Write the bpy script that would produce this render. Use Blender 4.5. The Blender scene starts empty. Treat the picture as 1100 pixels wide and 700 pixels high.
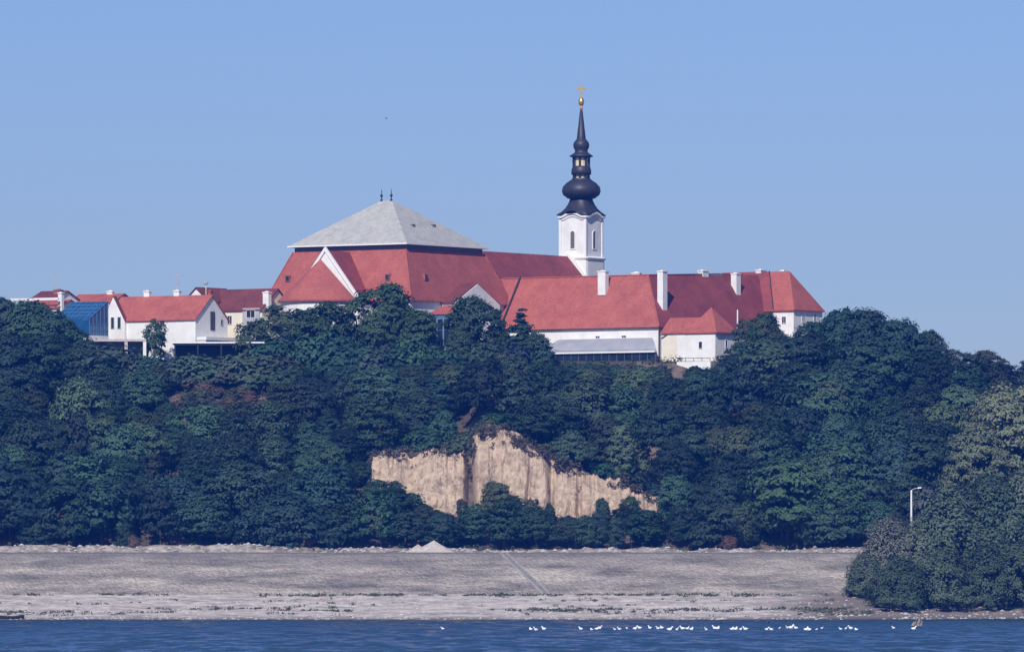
import bpy, bmesh, math, random
from mathutils import Vector, noise, Matrix
R = math.radians
SC = bpy.context.scene
COL = SC.collection
# ------------------------------------------------------------------ camera, sky, sun, exposure
F = 8000.0          # focal length in photograph pixels (1100 wide)
HZ = 605.0          # horizon row
CAMH = 12.0
cd = bpy.data.cameras.new("camera")
cam = bpy.data.objects.new("camera", cd); COL.objects.link(cam)
cam.location = (0, 0, CAMH); cam.rotation_euler = (R(90), 0, 0)
cd.sensor_fit = 'HORIZONTAL'; cd.sensor_width = 36.0
cd.lens = 36.0 * F / 1100.0
cd.shift_y = (HZ - 350.0) / 1100.0
cd.clip_start = 1.0; cd.clip_end = 20000.0
SC.camera = cam

SUN_AZ, SUN_EL = 15.0, 40.0     # degrees to the left of straight behind the camera, elevation
to_sun = Vector((-math.sin(R(SUN_AZ)) * math.cos(R(SUN_EL)), -math.cos(R(SUN_AZ)) * math.cos(R(SUN_EL)), math.sin(R(SUN_EL))))
w = bpy.data.worlds.new("World"); SC.world = w; w.use_nodes = True
nt = w.node_tree; nt.nodes.clear()
sky = nt.nodes.new('ShaderNodeTexSky'); sky.sky_type = 'NISHITA'; sky.sun_disc = False
sky.sun_elevation = R(SUN_EL); sky.sun_rotation = math.atan2(to_sun.x, to_sun.y)
sky.altitude = 100; sky.air_density = 1.0; sky.dust_density = 0.3; sky.ozone_density = 3.0
tint = nt.nodes.new('ShaderNodeMix'); tint.data_type = 'RGBA'; tint.blend_type = 'MULTIPLY'
tint.inputs['Factor'].default_value = 1.0
SKY_TINT = (0.475, 0.565, 0.88, 1)
tint.inputs['B'].default_value = SKY_TINT
bg = nt.nodes.new('ShaderNodeBackground'); bg.inputs['Strength'].default_value = 0.085
out = nt.nodes.new('ShaderNodeOutputWorld')
nt.links.new(sky.outputs[0], tint.inputs['A']); nt.links.new(tint.outputs['Result'], bg.inputs[0]); nt.links.new(bg.outputs[0], out.inputs[0])
sd = bpy.data.lights.new("sun", 'SUN'); sd.energy = 4.0; sd.angle = R(0.5); sd.color = (1.0, 0.95, 0.88)
sun = bpy.data.objects.new("sun", sd); COL.objects.link(sun)
sun.rotation_euler = to_sun.to_track_quat('Z', 'Y').to_euler(); sun.location = (-100, 1400, 300)
SC.view_settings.view_transform = 'Standard'; SC.view_settings.look = 'None'
SC.view_settings.gamma = 1.0; SC.view_settings.use_curve_mapping = False
SC.view_settings.exposure = 0.32
HAZE_DENSITY = 0.00008
HAZE_COLOR = (0.03, 0.22, 1.0, 1)
try:
    SC.cycles.use_denoising = True
    SC.cycles.max_bounces = 6; SC.cycles.diffuse_bounces = 3; SC.cycles.transmission_bounces = 4; SC.cycles.transparent_max_bounces = 8
    SC.cycles.volume_bounces = 0
except Exception:
    pass

# ------------------------------------------------------------------ helpers
def px2x(px, Y): return (px - 550.0) / F * Y
def x2px(x, Y): return 550.0 + x * F / Y
def row2z(row, Y): return CAMH + (HZ - row) / F * Y
def z2row(z, Y): return HZ - (z - CAMH) * F / Y
def nz(x, y=0.0, z=0.0): return noise.noise(Vector((x, y, z)))
def fb(x, y=0.0, z=0.0, o=4): return noise.fractal(Vector((x, y, z)), 0.9, 2.0, o)
def lerp(a, b, t): return a + (b - a) * t
def interp(tab, x):
    if x <= tab[0][0]: return tab[0][1]
    for (x0, y0), (x1, y1) in zip(tab, tab[1:]):
        if x <= x1: return lerp(y0, y1, (x - x0) / (x1 - x0))
    return tab[-1][1]

class MB:
    def __init__(s): s.v = []; s.f = []; s.sm = False
    def poly(s, vs, fs):
        n = len(s.v); s.v += [tuple(p) for p in vs]; s.f += [tuple(n + i for i in f) for f in fs]; return s
    def box(s, a0, a1, b0, b1, c0, c1):
        return s.poly([(a0,b0,c0),(a1,b0,c0),(a1,b1,c0),(a0,b1,c0),(a0,b0,c1),(a1,b0,c1),(a1,b1,c1),(a0,b1,c1)],
                      [(3,2,1,0),(4,5,6,7),(0,1,5,4),(1,2,6,5),(2,3,7,6),(3,0,4,7)])
    def rings(s, rings, cap=True, closed=True):
        n = len(rings[0]); base = len(s.v)
        for r in rings: s.v += [tuple(p) for p in r]
        for i in range(len(rings) - 1):
            for k in range(n if closed else n - 1):
                k2 = (k + 1) % n
                s.f.append((base + i*n + k, base + i*n + k2, base + (i+1)*n + k2, base + (i+1)*n + k))
        if cap and closed:
            s.f.append(tuple(base + k for k in reversed(range(n))))
            s.f.append(tuple(base + (len(rings)-1)*n + k for k in range(n)))
        return s
    def lathe(s, prof, n=20, c=(0, 0), p=None, ph=0.0):
        rs = []
        for i, (r, z) in enumerate(prof):
            e = p[i] if p else 2.0
            ring = []
            for k in range(n):
                t = 2*math.pi*k/n + ph
                q = (abs(math.cos(t))**e + abs(math.sin(t))**e) ** (1/e)
                ring.append((c[0] + r*math.cos(t)/q, c[1] + r*math.sin(t)/q, z))
            rs.append(ring)
        return s.rings(rs)
    def tube(s, pts, rad, n=6):
        rs = []
        for i, p in enumerate(pts):
            p = Vector(p); d = (Vector(pts[min(i+1, len(pts)-1)]) - Vector(pts[max(i-1, 0)])).normalized()
            up = Vector((0,0,1)) if abs(d.z) < 0.9 else Vector((1,0,0))
            e1 = d.cross(up).normalized(); e2 = d.cross(e1)
            r = rad[i] if isinstance(rad, (list, tuple)) else rad
            rs.append([p + (e1*math.cos(2*math.pi*k/n) + e2*math.sin(2*math.pi*k/n))*r for k in range(n)])
        return s.rings(rs)
    def build(s, name, mat, parent=None, loc=(0,0,0), smooth=False, fix=True):
        me = bpy.data.meshes.new(name); me.from_pydata(s.v, [], s.f)
        if fix:
            bm = bmesh.new(); bm.from_mesh(me); bmesh.ops.recalc_face_normals(bm, faces=bm.faces); bm.to_mesh(me); bm.free()
        if smooth: me.polygons.foreach_set('use_smooth', [True]*len(me.polygons))
        me.materials.append(mat); me.update()
        o = bpy.data.objects.new(name, me); COL.objects.link(o); o.location = loc
        if parent: o.parent = parent
        return o
def tag(o, label, cat, group=None, kind=None):
    o['label'] = label; o['category'] = cat
    if group: o['group'] = group
    if kind: o['kind'] = kind
    return o
def empty(name, loc, rz=0.0):
    o = bpy.data.objects.new(name, None); COL.objects.link(o); o.location = loc; o.rotation_euler = (0, 0, rz)
    o.empty_display_size = 1; return o
def structure(o): o['kind'] = 'structure'; return o

# ------------------------------------------------------------------ materials
def mat(name, col, rough=0.8, var=0.15, scale=0.6, col2=None, metal=0.0, bump=0.0, stretch=(1,1,1), spec=0.3, detail=6.0, bscale=None, contrast=(0.35, 0.65)):
    m = bpy.data.materials.new(name); m.use_nodes = True; t = m.node_tree; b = t.nodes['Principled BSDF']
    b.inputs['Roughness'].default_value = rough; b.inputs['Metallic'].default_value = metal
    b.inputs['Specular IOR Level'].default_value = spec
    tc = t.nodes.new('ShaderNodeTexCoord'); mp = t.nodes.new('ShaderNodeMapping'); mp.inputs['Scale'].default_value = stretch
    t.links.new(tc.outputs['Object'], mp.inputs[0])
    n = t.nodes.new('ShaderNodeTexNoise'); n.inputs['Scale'].default_value = scale; n.inputs['Detail'].default_value = detail
    n.inputs['Roughness'].default_value = 0.65
    t.links.new(mp.outputs[0], n.inputs['Vector'])
    r = t.nodes.new('ShaderNodeValToRGB'); t.links.new(n.outputs['Fac'], r.inputs[0])
    c2 = col2 or tuple(c*(1-2*var) for c in col)
    r.color_ramp.elements[0].position = contrast[0]; r.color_ramp.elements[1].position = contrast[1]
    r.color_ramp.elements[0].color = (*c2, 1); r.color_ramp.elements[1].color = (*col, 1)
    t.links.new(r.outputs[0], b.inputs['Base Color'])
    if bump:
        bp = t.nodes.new('ShaderNodeBump'); bp.inputs['Strength'].default_value = 1.0; bp.inputs['Distance'].default_value = bump
        if bscale:
            n2 = t.nodes.new('ShaderNodeTexNoise'); n2.inputs['Scale'].default_value = bscale; n2.inputs['Detail'].default_value = 4
            t.links.new(mp.outputs[0], n2.inputs['Vector']); t.links.new(n2.outputs['Fac'], bp.inputs['Height'])
        else: t.links.new(n.outputs['Fac'], bp.inputs['Height'])
        t.links.new(bp.outputs[0], b.inputs['Normal'])
    return m
def tile_mat(name, col, col2, rows=0.42, blotch=0.25):
    """clay tiles: courses along the slope, single tiles varying, large weathered blotches"""
    m = bpy.data.materials.new(name); m.use_nodes = True; t = m.node_tree; b = t.nodes['Principled BSDF']
    b.inputs['Roughness'].default_value = 0.75; b.inputs['Specular IOR Level'].default_value = 0.25
    tc = t.nodes.new('ShaderNodeTexCoord')
    mp = t.nodes.new('ShaderNodeMapping'); mp.inputs['Scale'].default_value = (1.6, 1.6, 2.6)
    t.links.new(tc.outputs['Object'], mp.inputs[0])
    n1 = t.nodes.new('ShaderNodeTexNoise'); n1.inputs['Scale'].default_value = 0.9; n1.inputs['Detail'].default_value = 3
    t.links.new(mp.outputs[0], n1.inputs['Vector'])
    n2 = t.nodes.new('ShaderNodeTexNoise'); n2.inputs['Scale'].default_value = blotch; n2.inputs['Detail'].default_value = 5; n2.inputs['Roughness'].default_value = 0.65
    t.links.new(tc.outputs['Object'], n2.inputs['Vector'])
    ad = t.nodes.new('ShaderNodeMath'); ad.operation = 'MULTIPLY_ADD'; ad.inputs[1].default_value = 0.45
    t.links.new(n1.outputs['Fac'], ad.inputs[0]); 
    ml = t.nodes.new('ShaderNodeMath'); ml.operation = 'MULTIPLY'; ml.inputs[1].default_value = 0.55
    t.links.new(n2.outputs['Fac'], ml.inputs[0]); t.links.new(ml.outputs[0], ad.inputs[2])
    r = t.nodes.new('ShaderNodeValToRGB'); t.links.new(ad.outputs[0], r.inputs[0])
    r.color_ramp.elements[0].position = 0.38; r.color_ramp.elements[1].position = 0.60
    r.color_ramp.elements[0].color = (*col2, 1); r.color_ramp.elements[1].color = (*col, 1)
    t.links.new(r.outputs[0], b.inputs['Base Color'])
    wv = t.nodes.new('ShaderNodeTexWave'); wv.wave_type = 'BANDS'; wv.bands_direction = 'Z'; wv.wave_profile = 'SAW'
    wv.inputs['Scale'].default_value = 0.314 / rows; wv.inputs['Distortion'].default_value = 0.6
    t.links.new(tc.outputs['Object'], wv.inputs['Vector'])
    bp = t.nodes.new('ShaderNodeBump'); bp.inputs['Strength'].default_value = 0.6; bp.inputs['Distance'].default_value = 0.05
    t.links.new(wv.outputs['Fac'], bp.inputs['Height']); t.links.new(bp.outputs[0], b.inputs['Normal'])
    return m
def leaf_mat(name, trans=0.18):
    m = bpy.data.materials.new(name); m.use_nodes = True; t = m.node_tree; b = t.nodes['Principled BSDF']
    b.inputs['Roughness'].default_value = 0.65; b.inputs['Specular IOR Level'].default_value = 0.25
    oi = t.nodes.new('ShaderNodeObjectInfo'); tc = t.nodes.new('ShaderNodeTexCoord')
    n = t.nodes.new('ShaderNodeTexNoise'); n.inputs['Scale'].default_value = 0.45; n.inputs['Detail'].default_value = 6; n.inputs['Roughness'].default_value = 0.75
    t.links.new(tc.outputs['Object'], n.inputs['Vector'])
    hs = t.nodes.new('ShaderNodeHueSaturation')
    mr = t.nodes.new('ShaderNodeMapRange'); mr.inputs[1].default_value = 0.3; mr.inputs[2].default_value = 0.7; mr.inputs[3].default_value = 0.72; mr.inputs[4].default_value = 1.30
    t.links.new(n.outputs['Fac'], mr.inputs[0]); t.links.new(mr.outputs[0], hs.inputs['Value'])
    mr2 = t.nodes.new('ShaderNodeMapRange'); mr2.inputs[1].default_value = 0.3; mr2.inputs[2].default_value = 0.7; mr2.inputs[3].default_value = 0.515; mr2.inputs[4].default_value = 0.485
    t.links.new(n.outputs['Fac'], mr2.inputs[0]); t.links.new(mr2.outputs[0], hs.inputs['Hue'])
    t.links.new(oi.outputs['Color'], hs.inputs['Color'])
    t.links.new(hs.outputs[0], b.inputs['Base Color'])
    tr = t.nodes.new('ShaderNodeBsdfTranslucent'); t.links.new(hs.outputs[0], tr.inputs[0])
    mx = t.nodes.new('ShaderNodeMixShader'); mx.inputs[0].default_value = trans
    t.links.new(b.outputs[0], mx.inputs[1]); t.links.new(tr.outputs[0], mx.inputs[2])
    t.links.new(mx.outputs[0], t.nodes['Material Output'].inputs['Surface'])
    return m
M = dict(
    tile=tile_mat('red_clay_tile', (0.41, 0.118, 0.086), (0.29, 0.078, 0.064)),
    tile_old_shaded=tile_mat('weathered_shaded_clay_tile', (0.28, 0.065, 0.056), (0.165, 0.042, 0.045), blotch=0.16),  # weathered red, darkened further in colour for shade on right-facing slopes
    tile_dark=tile_mat('brown_clay_tile', (0.19, 0.052, 0.046), (0.12, 0.036, 0.036)),
    slate=tile_mat('grey_slate', (0.45, 0.44, 0.40), (0.32, 0.325, 0.32), blotch=0.45),
    plaster=mat('white_plaster', (0.80, 0.79, 0.76), 0.85, col2=(0.68, 0.67, 0.64), scale=0.35, bump=0.02, bscale=6),
    cream=mat('cream_plaster', (0.78, 0.72, 0.58), 0.85, col2=(0.68, 0.62, 0.5), scale=0.3),
    greyplaster=mat('grey_plaster', (0.42, 0.44, 0.47), 0.85, scale=0.4),
    pinkslab=mat('pale_concrete', (0.55, 0.48, 0.45), 0.9, scale=0.8, col2=(0.40, 0.35, 0.33)),
    concrete=mat('concrete', (0.42, 0.40, 0.38), 0.9, scale=0.8, col2=(0.28, 0.26, 0.25), bump=0.03),
    spire=mat('dark_spire_sheet', (0.035, 0.035, 0.045), 0.5, scale=1.2, col2=(0.022, 0.022, 0.03), metal=0.0, spec=0.4),
    gold=mat('gilding', (0.85, 0.62, 0.22), 0.3, scale=1.0, col2=(0.75, 0.5, 0.16), metal=0.8),
    ochre=mat('lantern_panel', (0.80, 0.66, 0.42), 0.7, scale=2.0),
    dark=mat('dark_timber', (0.035, 0.032, 0.035), 0.8, scale=1.0),
    pane=mat('window_pane', (0.03, 0.035, 0.045), 0.15, scale=0.5, spec=0.5),
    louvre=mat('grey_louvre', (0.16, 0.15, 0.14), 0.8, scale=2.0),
    blueglass=mat('blue_tinted_glass', (0.02, 0.10, 0.24), 0.12, scale=0.5, spec=0.6, col2=(0.015, 0.07, 0.18)),
    darkglass=mat('dark_glass', (0.022, 0.035, 0.055), 0.12, scale=0.4, spec=0.5, col2=(0.012, 0.018, 0.03)),
    slatebar=mat('slate_blue_frame', (0.10, 0.13, 0.18), 0.5, scale=1.0),
    bluebar=mat('blue_frame', (0.10, 0.22, 0.36), 0.5, scale=1.0),
    metalroof=mat('grey_sheet_roof', (0.36, 0.37, 0.40), 0.5, scale=0.3, col2=(0.29, 0.30, 0.33), spec=0.4),
    white=mat('white_paint', (0.80, 0.80, 0.78), 0.6, scale=1.5, col2=(0.72, 0.72, 0.70)),
    brick=mat('brick', (0.35, 0.13, 0.09), 0.9, scale=3.0),
    bark=mat('bark', (0.09, 0.07, 0.055), 0.95, scale=2.5, col2=(0.05, 0.04, 0.03), bump=0.03),
    steel=mat('galvanised_steel', (0.62, 0.63, 0.64), 0.45, scale=2.0, metal=0.3),
    leaf=leaf_mat('leaf'),
    dark_stone=mat('dark_stone', (0.27, 0.245, 0.235), 0.95, scale=1.2, col2=(0.15, 0.14, 0.135), bump=0.2),
    boat=mat('dark_boat_paint', (0.03, 0.035, 0.04), 0.6, scale=2.0),
    wood=mat('weathered_driftwood', (0.33, 0.27, 0.21), 0.9, scale=2.5, col2=(0.16, 0.12, 0.09)),
    gull=mat('white_feathers', (0.85, 0.85, 0.84), 0.8, scale=3.0, col2=(0.78, 0.78, 0.78)),
    brownbird=mat('brown_feathers', (0.10, 0.075, 0.06), 0.8, scale=3.0),
    sand=mat('sand_heap', (0.50, 0.45, 0.39), 0.95, scale=0.8, col2=(0.36, 0.32, 0.28), bump=0.1, bscale=2),
    stone=mat('pale_stone', (0.55, 0.52, 0.48), 0.95, scale=0.9, col2=(0.30, 0.28, 0.27)),
)

# ------------------------------------------------------------------ terrain
SHORE = 1600.0
def shore_y(x): 
    t = min(1.0, max(0.0, (x - 40) / 80.0))
    return SHORE + 34.0*t*t + 3.0*nz(x*0.02, 3.1) + 1.0*nz(x*0.11, 7)
def plateau(x):
    return 60.5 - 9.0*min(1.0, max(0.0, (x - 92)/45.0)) + 0.0
CL_TOP = [(392,508),(400,490),(430,486),(445,486),(500,486),(508,470),(516,462),(524,460),(548,467),(572,480),(592,492),(612,498),(640,508),(672,516),(704,536),(712,548)]
CL_BOT = [(392,520),(430,528),(470,540),(500,552),(590,552),(620,562),(660,560),(712,560)]
def cliff_mask(px):
    if px <= 388 or px >= 716: return 0.0
    return min(1.0, (px - 388)/8.0, (716 - px)/8.0)
def hill_z(x, Y):
    zp = plateau(x)
    base = [(1660, 14.5), (1692, 14.5), (1700, 19.0), (1785, zp), (2600, zp + 2)]
    z = interp(base, Y)
    px = x2px(x, 1722)
    m = cliff_mask(px)
    if m > 0:
        zb = row2z(interp(CL_BOT, px), 1718); zt = row2z(interp(CL_TOP, px), 1727)
        zc = interp([(1660, 14.5), (1692, 14.5), (1719, zb), (1728, zt), (1740, zt + 3), (1785, zp), (2600, zp + 2)], Y)
        z = lerp(z, zc, m)
    if 1694 < Y < 1783:
        e = min(1, (Y-1694)/8, (1783-Y)/8)
        z += e*(1.6*fb(x*0.05, Y*0.05, 1.7) + 0.5*fb(x*0.25, Y*0.25, 4.2))
    return z

xs = [-420 + 20*i for i in range(14)] + [-140 + 1.6*i for i in range(176)] + [142 + 20*i for i in range(15)]
def strip(name, ys_of, z_of, m, smooth=True):
    mb = MB(); n = len(xs); rows = []
    for x in xs:
        col = ys_of(x)
        rows.append([(x, y, z_of(x, y, j)) for j, y in enumerate(col)])
    mb.rings([[rows[i][j] for i in range(n)] for j in range(len(rows[0]))], cap=False, closed=False)
    return structure(mb.build(name, m, smooth=smooth, fix=False))

def beach_mat():
    m = bpy.data.materials.new('beach_gravel'); m.use_nodes = True; t = m.node_tree; b = t.nodes['Principled BSDF']
    b.inputs['Roughness'].default_value = 0.95; b.inputs['Specular IOR Level'].default_value = 0.1
    tc = t.nodes.new('ShaderNodeTexCoord')
    def nse(scale, st, det=6, rg=0.65):
        mp = t.nodes.new('ShaderNodeMapping'); mp.inputs['Scale'].default_value = st
        t.links.new(tc.outputs['Object'], mp.inputs[0]); n = t.nodes.new('ShaderNodeTexNoise')
        n.inputs['Scale'].default_value = scale; n.inputs['Detail'].default_value = det; n.inputs['Roughness'].default_value = rg
        t.links.new(mp.outputs[0], n.inputs['Vector']); return n
    def ramp(n, p0, c0, p1, c1):
        r = t.nodes.new('ShaderNodeValToRGB'); r.color_ramp.elements[0].position = p0; r.color_ramp.elements[1].position = p1
        r.color_ramp.elements[0].color = c0; r.color_ramp.elements[1].color = c1; t.links.new(n.outputs['Fac'], r.inputs[0]); return r
    base = ramp(nse(0.5, (0.5, 0.9, 2), 8, 0.75), 0.38, (0.30, 0.265, 0.24, 1), 0.60, (0.62, 0.565, 0.515, 1))
    green = ramp(nse(0.06, (0.6, 2.6, 1), 6), 0.56, (0, 0, 0, 1), 0.66, (0.65, 0.65, 0.65, 1))
    mx = t.nodes.new('ShaderNodeMix'); mx.data_type = 'RGBA'
    t.links.new(green.outputs[0], mx.inputs['Factor']); t.links.new(base.outputs[0], mx.inputs['A']); mx.inputs['B'].default_value = (0.16, 0.17, 0.11, 1)
    streak = ramp(nse(0.10, (0.35, 3.0, 1), 8, 0.75), 0.52, (0, 0, 0, 1), 0.66, (0.6, 0.6, 0.6, 1))
    mxs = t.nodes.new('ShaderNodeMix'); mxs.data_type = 'RGBA'
    t.links.new(streak.outputs[0], mxs.inputs['Factor']); t.links.new(mx.outputs['Result'], mxs.inputs['A']); mxs.inputs['B'].default_value = (0.20, 0.165, 0.145, 1); mx = mxs
    # river mud on the low shore to the right
    spx = t.nodes.new('ShaderNodeSeparateXYZ'); t.links.new(tc.outputs['Object'], spx.inputs[0])
    wob = t.nodes.new('ShaderNodeMath'); wob.operation = 'MULTIPLY_ADD'; wob.inputs[1].default_value = 40.0
    t.links.new(nse(0.05, (1, 1.5, 1), 6).outputs['Fac'], wob.inputs[0]); t.links.new(spx.outputs['X'], wob.inputs[2])
    mrx = t.nodes.new('ShaderNodeMapRange'); mrx.inputs[1].default_value = 70.0; mrx.inputs[2].default_value = 92.0; mrx.inputs[3].default_value = 0.0; mrx.inputs[4].default_value = 0.85
    t.links.new(wob.outputs[0], mrx.inputs[0])
    mxm = t.nodes.new('ShaderNodeMix'); mxm.data_type = 'RGBA'; t.links.new(mrx.outputs[0], mxm.inputs['Factor'])
    t.links.new(mx.outputs['Result'], mxm.inputs['A']); mxm.inputs['B'].default_value = (0.15, 0.125, 0.11, 1); mx = mxm
    # darker wet rim by the water
    sp = t.nodes.new('ShaderNodeSeparateXYZ'); t.links.new(tc.outputs['Object'], sp.inputs[0])
    mr = t.nodes.new('ShaderNodeMapRange'); mr.inputs[1].default_value = 0.05; mr.inputs[2].default_value = 0.7; mr.inputs[3].default_value = 0.8; mr.inputs[4].default_value = 0.0
    t.links.new(sp.outputs['Z'], mr.inputs[0])
    mx2 = t.nodes.new('ShaderNodeMix'); mx2.data_type = 'RGBA'; t.links.new(mr.outputs[0], mx2.inputs['Factor'])
    t.links.new(mx.outputs['Result'], mx2.inputs['A']); mx2.inputs['B'].default_value = (0.11, 0.095, 0.085, 1)
    t.links.new(mx2.outputs['Result'], b.inputs['Base Color'])
    bp = t.nodes.new('ShaderNodeBump'); bp.inputs['Distance'].default_value = 0.25
    t.links.new(nse(1.1, (1, 1, 1), 6, 0.7).outputs['Fac'], bp.inputs['Height']); t.links.new(bp.outputs[0], b.inputs['Normal'])
    return m
def embank_mat():
    m = bpy.data.materials.new('stone_revetment'); m.use_nodes = True; t = m.node_tree; b = t.nodes['Principled BSDF']
    b.inputs['Roughness'].default_value = 0.95; b.inputs['Specular IOR Level'].default_value = 0.1
    tc = t.nodes.new('ShaderNodeTexCoord')
    vo = t.nodes.new('ShaderNodeTexVoronoi'); vo.inputs['Scale'].default_value = 1.5
    t.links.new(tc.outputs['Object'], vo.inputs['Vector'])
    def nse(scale, st, det=6):
        mp = t.nodes.new('ShaderNodeMapping'); mp.inputs['Scale'].default_value = st; mp.inputs['Rotation'].default_value = (0, 0, R(-22))
        t.links.new(tc.outputs['Object'], mp.inputs[0]); n = t.nodes.new('ShaderNodeTexNoise')
        n.inputs['Scale'].default_value = scale; n.inputs['Detail'].default_value = det; n.inputs['Roughness'].default_value = 0.7
        t.links.new(mp.outputs[0], n.inputs['Vector']); return n
    bw = t.nodes.new('ShaderNodeRGBToBW'); t.links.new(vo.outputs['Color'], bw.inputs[0])
    r1 = t.nodes.new('ShaderNodeValToRGB'); t.links.new(bw.outputs[0], r1.inputs[0])
    r1.color_ramp.elements[0].position = 0.15; r1.color_ramp.elements[1].position = 0.85
    r1.color_ramp.elements[0].color = (0.27, 0.25, 0.225, 1); r1.color_ramp.elements[1].color = (0.38, 0.35, 0.315, 1)
    n2 = nse(0.14, (0.35, 1.0, 2.2), 9)
    r2 = t.nodes.new('ShaderNodeValToRGB'); t.links.new(n2.outputs['Fac'], r2.inputs[0])
    r2.color_ramp.elements[0].position = 0.36; r2.color_ramp.elements[1].position = 0.64
    r2.color_ramp.elements[0].color = (0.42, 0.42, 0.44, 1); r2.color_ramp.elements[1].color = (1.3, 1.25, 1.18, 1)
    mx = t.nodes.new('ShaderNodeMix'); mx.data_type = 'RGBA'; mx.blend_type = 'MULTIPLY'; mx.inputs['Factor'].default_value = 1.0
    t.links.new(r1.outputs[0], mx.inputs['A']); t.links.new(r2.outputs[0], mx.inputs['B'])
    # upper courses darker and greyer, along a ragged edge
    sp = t.nodes.new('ShaderNodeSeparateXYZ'); t.links.new(tc.outputs['Object'], sp.inputs[0])
    n3 = nse(0.2, (0.5, 1, 1), 6)
    ma = t.nodes.new('ShaderNodeMath'); ma.operation = 'MULTIPLY_ADD'; ma.inputs[1].default_value = 6.0
    t.links.new(n3.outputs['Fac'], ma.inputs[0]); t.links.new(sp.outputs['Z'], ma.inputs[2])
    mr = t.nodes.new('ShaderNodeMapRange'); mr.inputs[1].default_value = 13.5; mr.inputs[2].default_value = 17.0; mr.inputs[3].default_value = 0.0; mr.inputs[4].default_value = 0.6
    t.links.new(ma.outputs[0], mr.inputs[0])
    mx2 = t.nodes.new('ShaderNodeMix'); mx2.data_type = 'RGBA'; t.links.new(mr.outputs[0], mx2.inputs['Factor'])
    t.links.new(mx.outputs['Result'], mx2.inputs['A']); mx2.inputs['B'].default_value = (0.15, 0.14, 0.14, 1)
    t.links.new(mx2.outputs['Result'], b.inputs['Base Color'])
    bp = t.nodes.new('ShaderNodeBump'); bp.inputs['Distance'].default_value = 0.35
    t.links.new(vo.outputs['Distance'], bp.inputs['Height']); bp.invert = True; t.links.new(bp.outputs[0], b.inputs['Normal'])
    return m
M['beach'] = beach_mat(); M['embank'] = embank_mat()
M['soil'] = mat('hill_soil', (0.26, 0.20, 0.145), 0.95, scale=0.16, col2=(0.075, 0.058, 0.05), contrast=(0.45, 0.75), bump=0.2, bscale=1.2)
M['crest'] = mat('crest_rubble', (0.42, 0.37, 0.32), 0.95, scale=0.35, col2=(0.15, 0.13, 0.11), contrast=(0.4, 0.62), bump=0.2, bscale=1.5)

EB, ET = 1650.0, 1675.0     # embankment foot and top
def beach_z(x, Y):
    ys = shore_y(x); t = (Y - ys)/(EB - ys)
    if t < 0: return 0.06*(Y - ys)
    z = 5.2*(0.42*t + 0.58*t*t) if t < 0.5 else 5.2*(0.355 + (t-0.5)*1.29)
    e = min(1, t*6, (1-t)*6)
    return z + e*(0.28*fb(x*0.09, Y*0.25, 9.1) + 0.16*fb(x*0.5, Y*0.6, 3.3))
def beach_ys(x):
    ys = shore_y(x); return [ys - 60, ys - 4] + [lerp(ys, EB, i/34.0) for i in range(35)]
strip('beach', beach_ys, lambda x, y, j: (beach_z(x, y) if j > 1 else (-3.5 if j == 0 else -0.25)), M['beach'])
strip('embankment', lambda x: [lerp(EB, ET, i/22.0) for i in range(23)],
      lambda x, y, j: lerp(5.2, 14.3, (y-EB)/(ET-EB)) + (0.0 if j in (0, 22) else 0.22*fb(x*0.3, y*0.35, 5.5) + 0.25*nz(x*0.06, y*0.1)), M['embank'])
def crest_z(x, Y):
    t = max(0, 1 - abs(Y - 1684)/5.0)
    amp = 0.5 + 1.1*max(0, fb(x*0.06, 2.2) + 0.35) + 1.0*max(0, min(1, (-x - 30)/40))
    return 14.3 + t*amp + (0.3*fb(x*0.5, Y*0.5) if 1680 < Y < 1691 else 0)
strip('embankment_crest', lambda x: [1675 + i*1.0 for i in range(18)], lambda x, y, j: crest_z(x, y) if j < 17 else 14.5, M['crest'])
hy = [1692 + i*1.5 for i in range(62)] + [1786, 1800, 1850, 1900, 2000, 2200, 2500]
strip('hillside', lambda x: hy, lambda x, y, j: hill_z(x, y) if j else 14.5, M['soil'])

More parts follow.
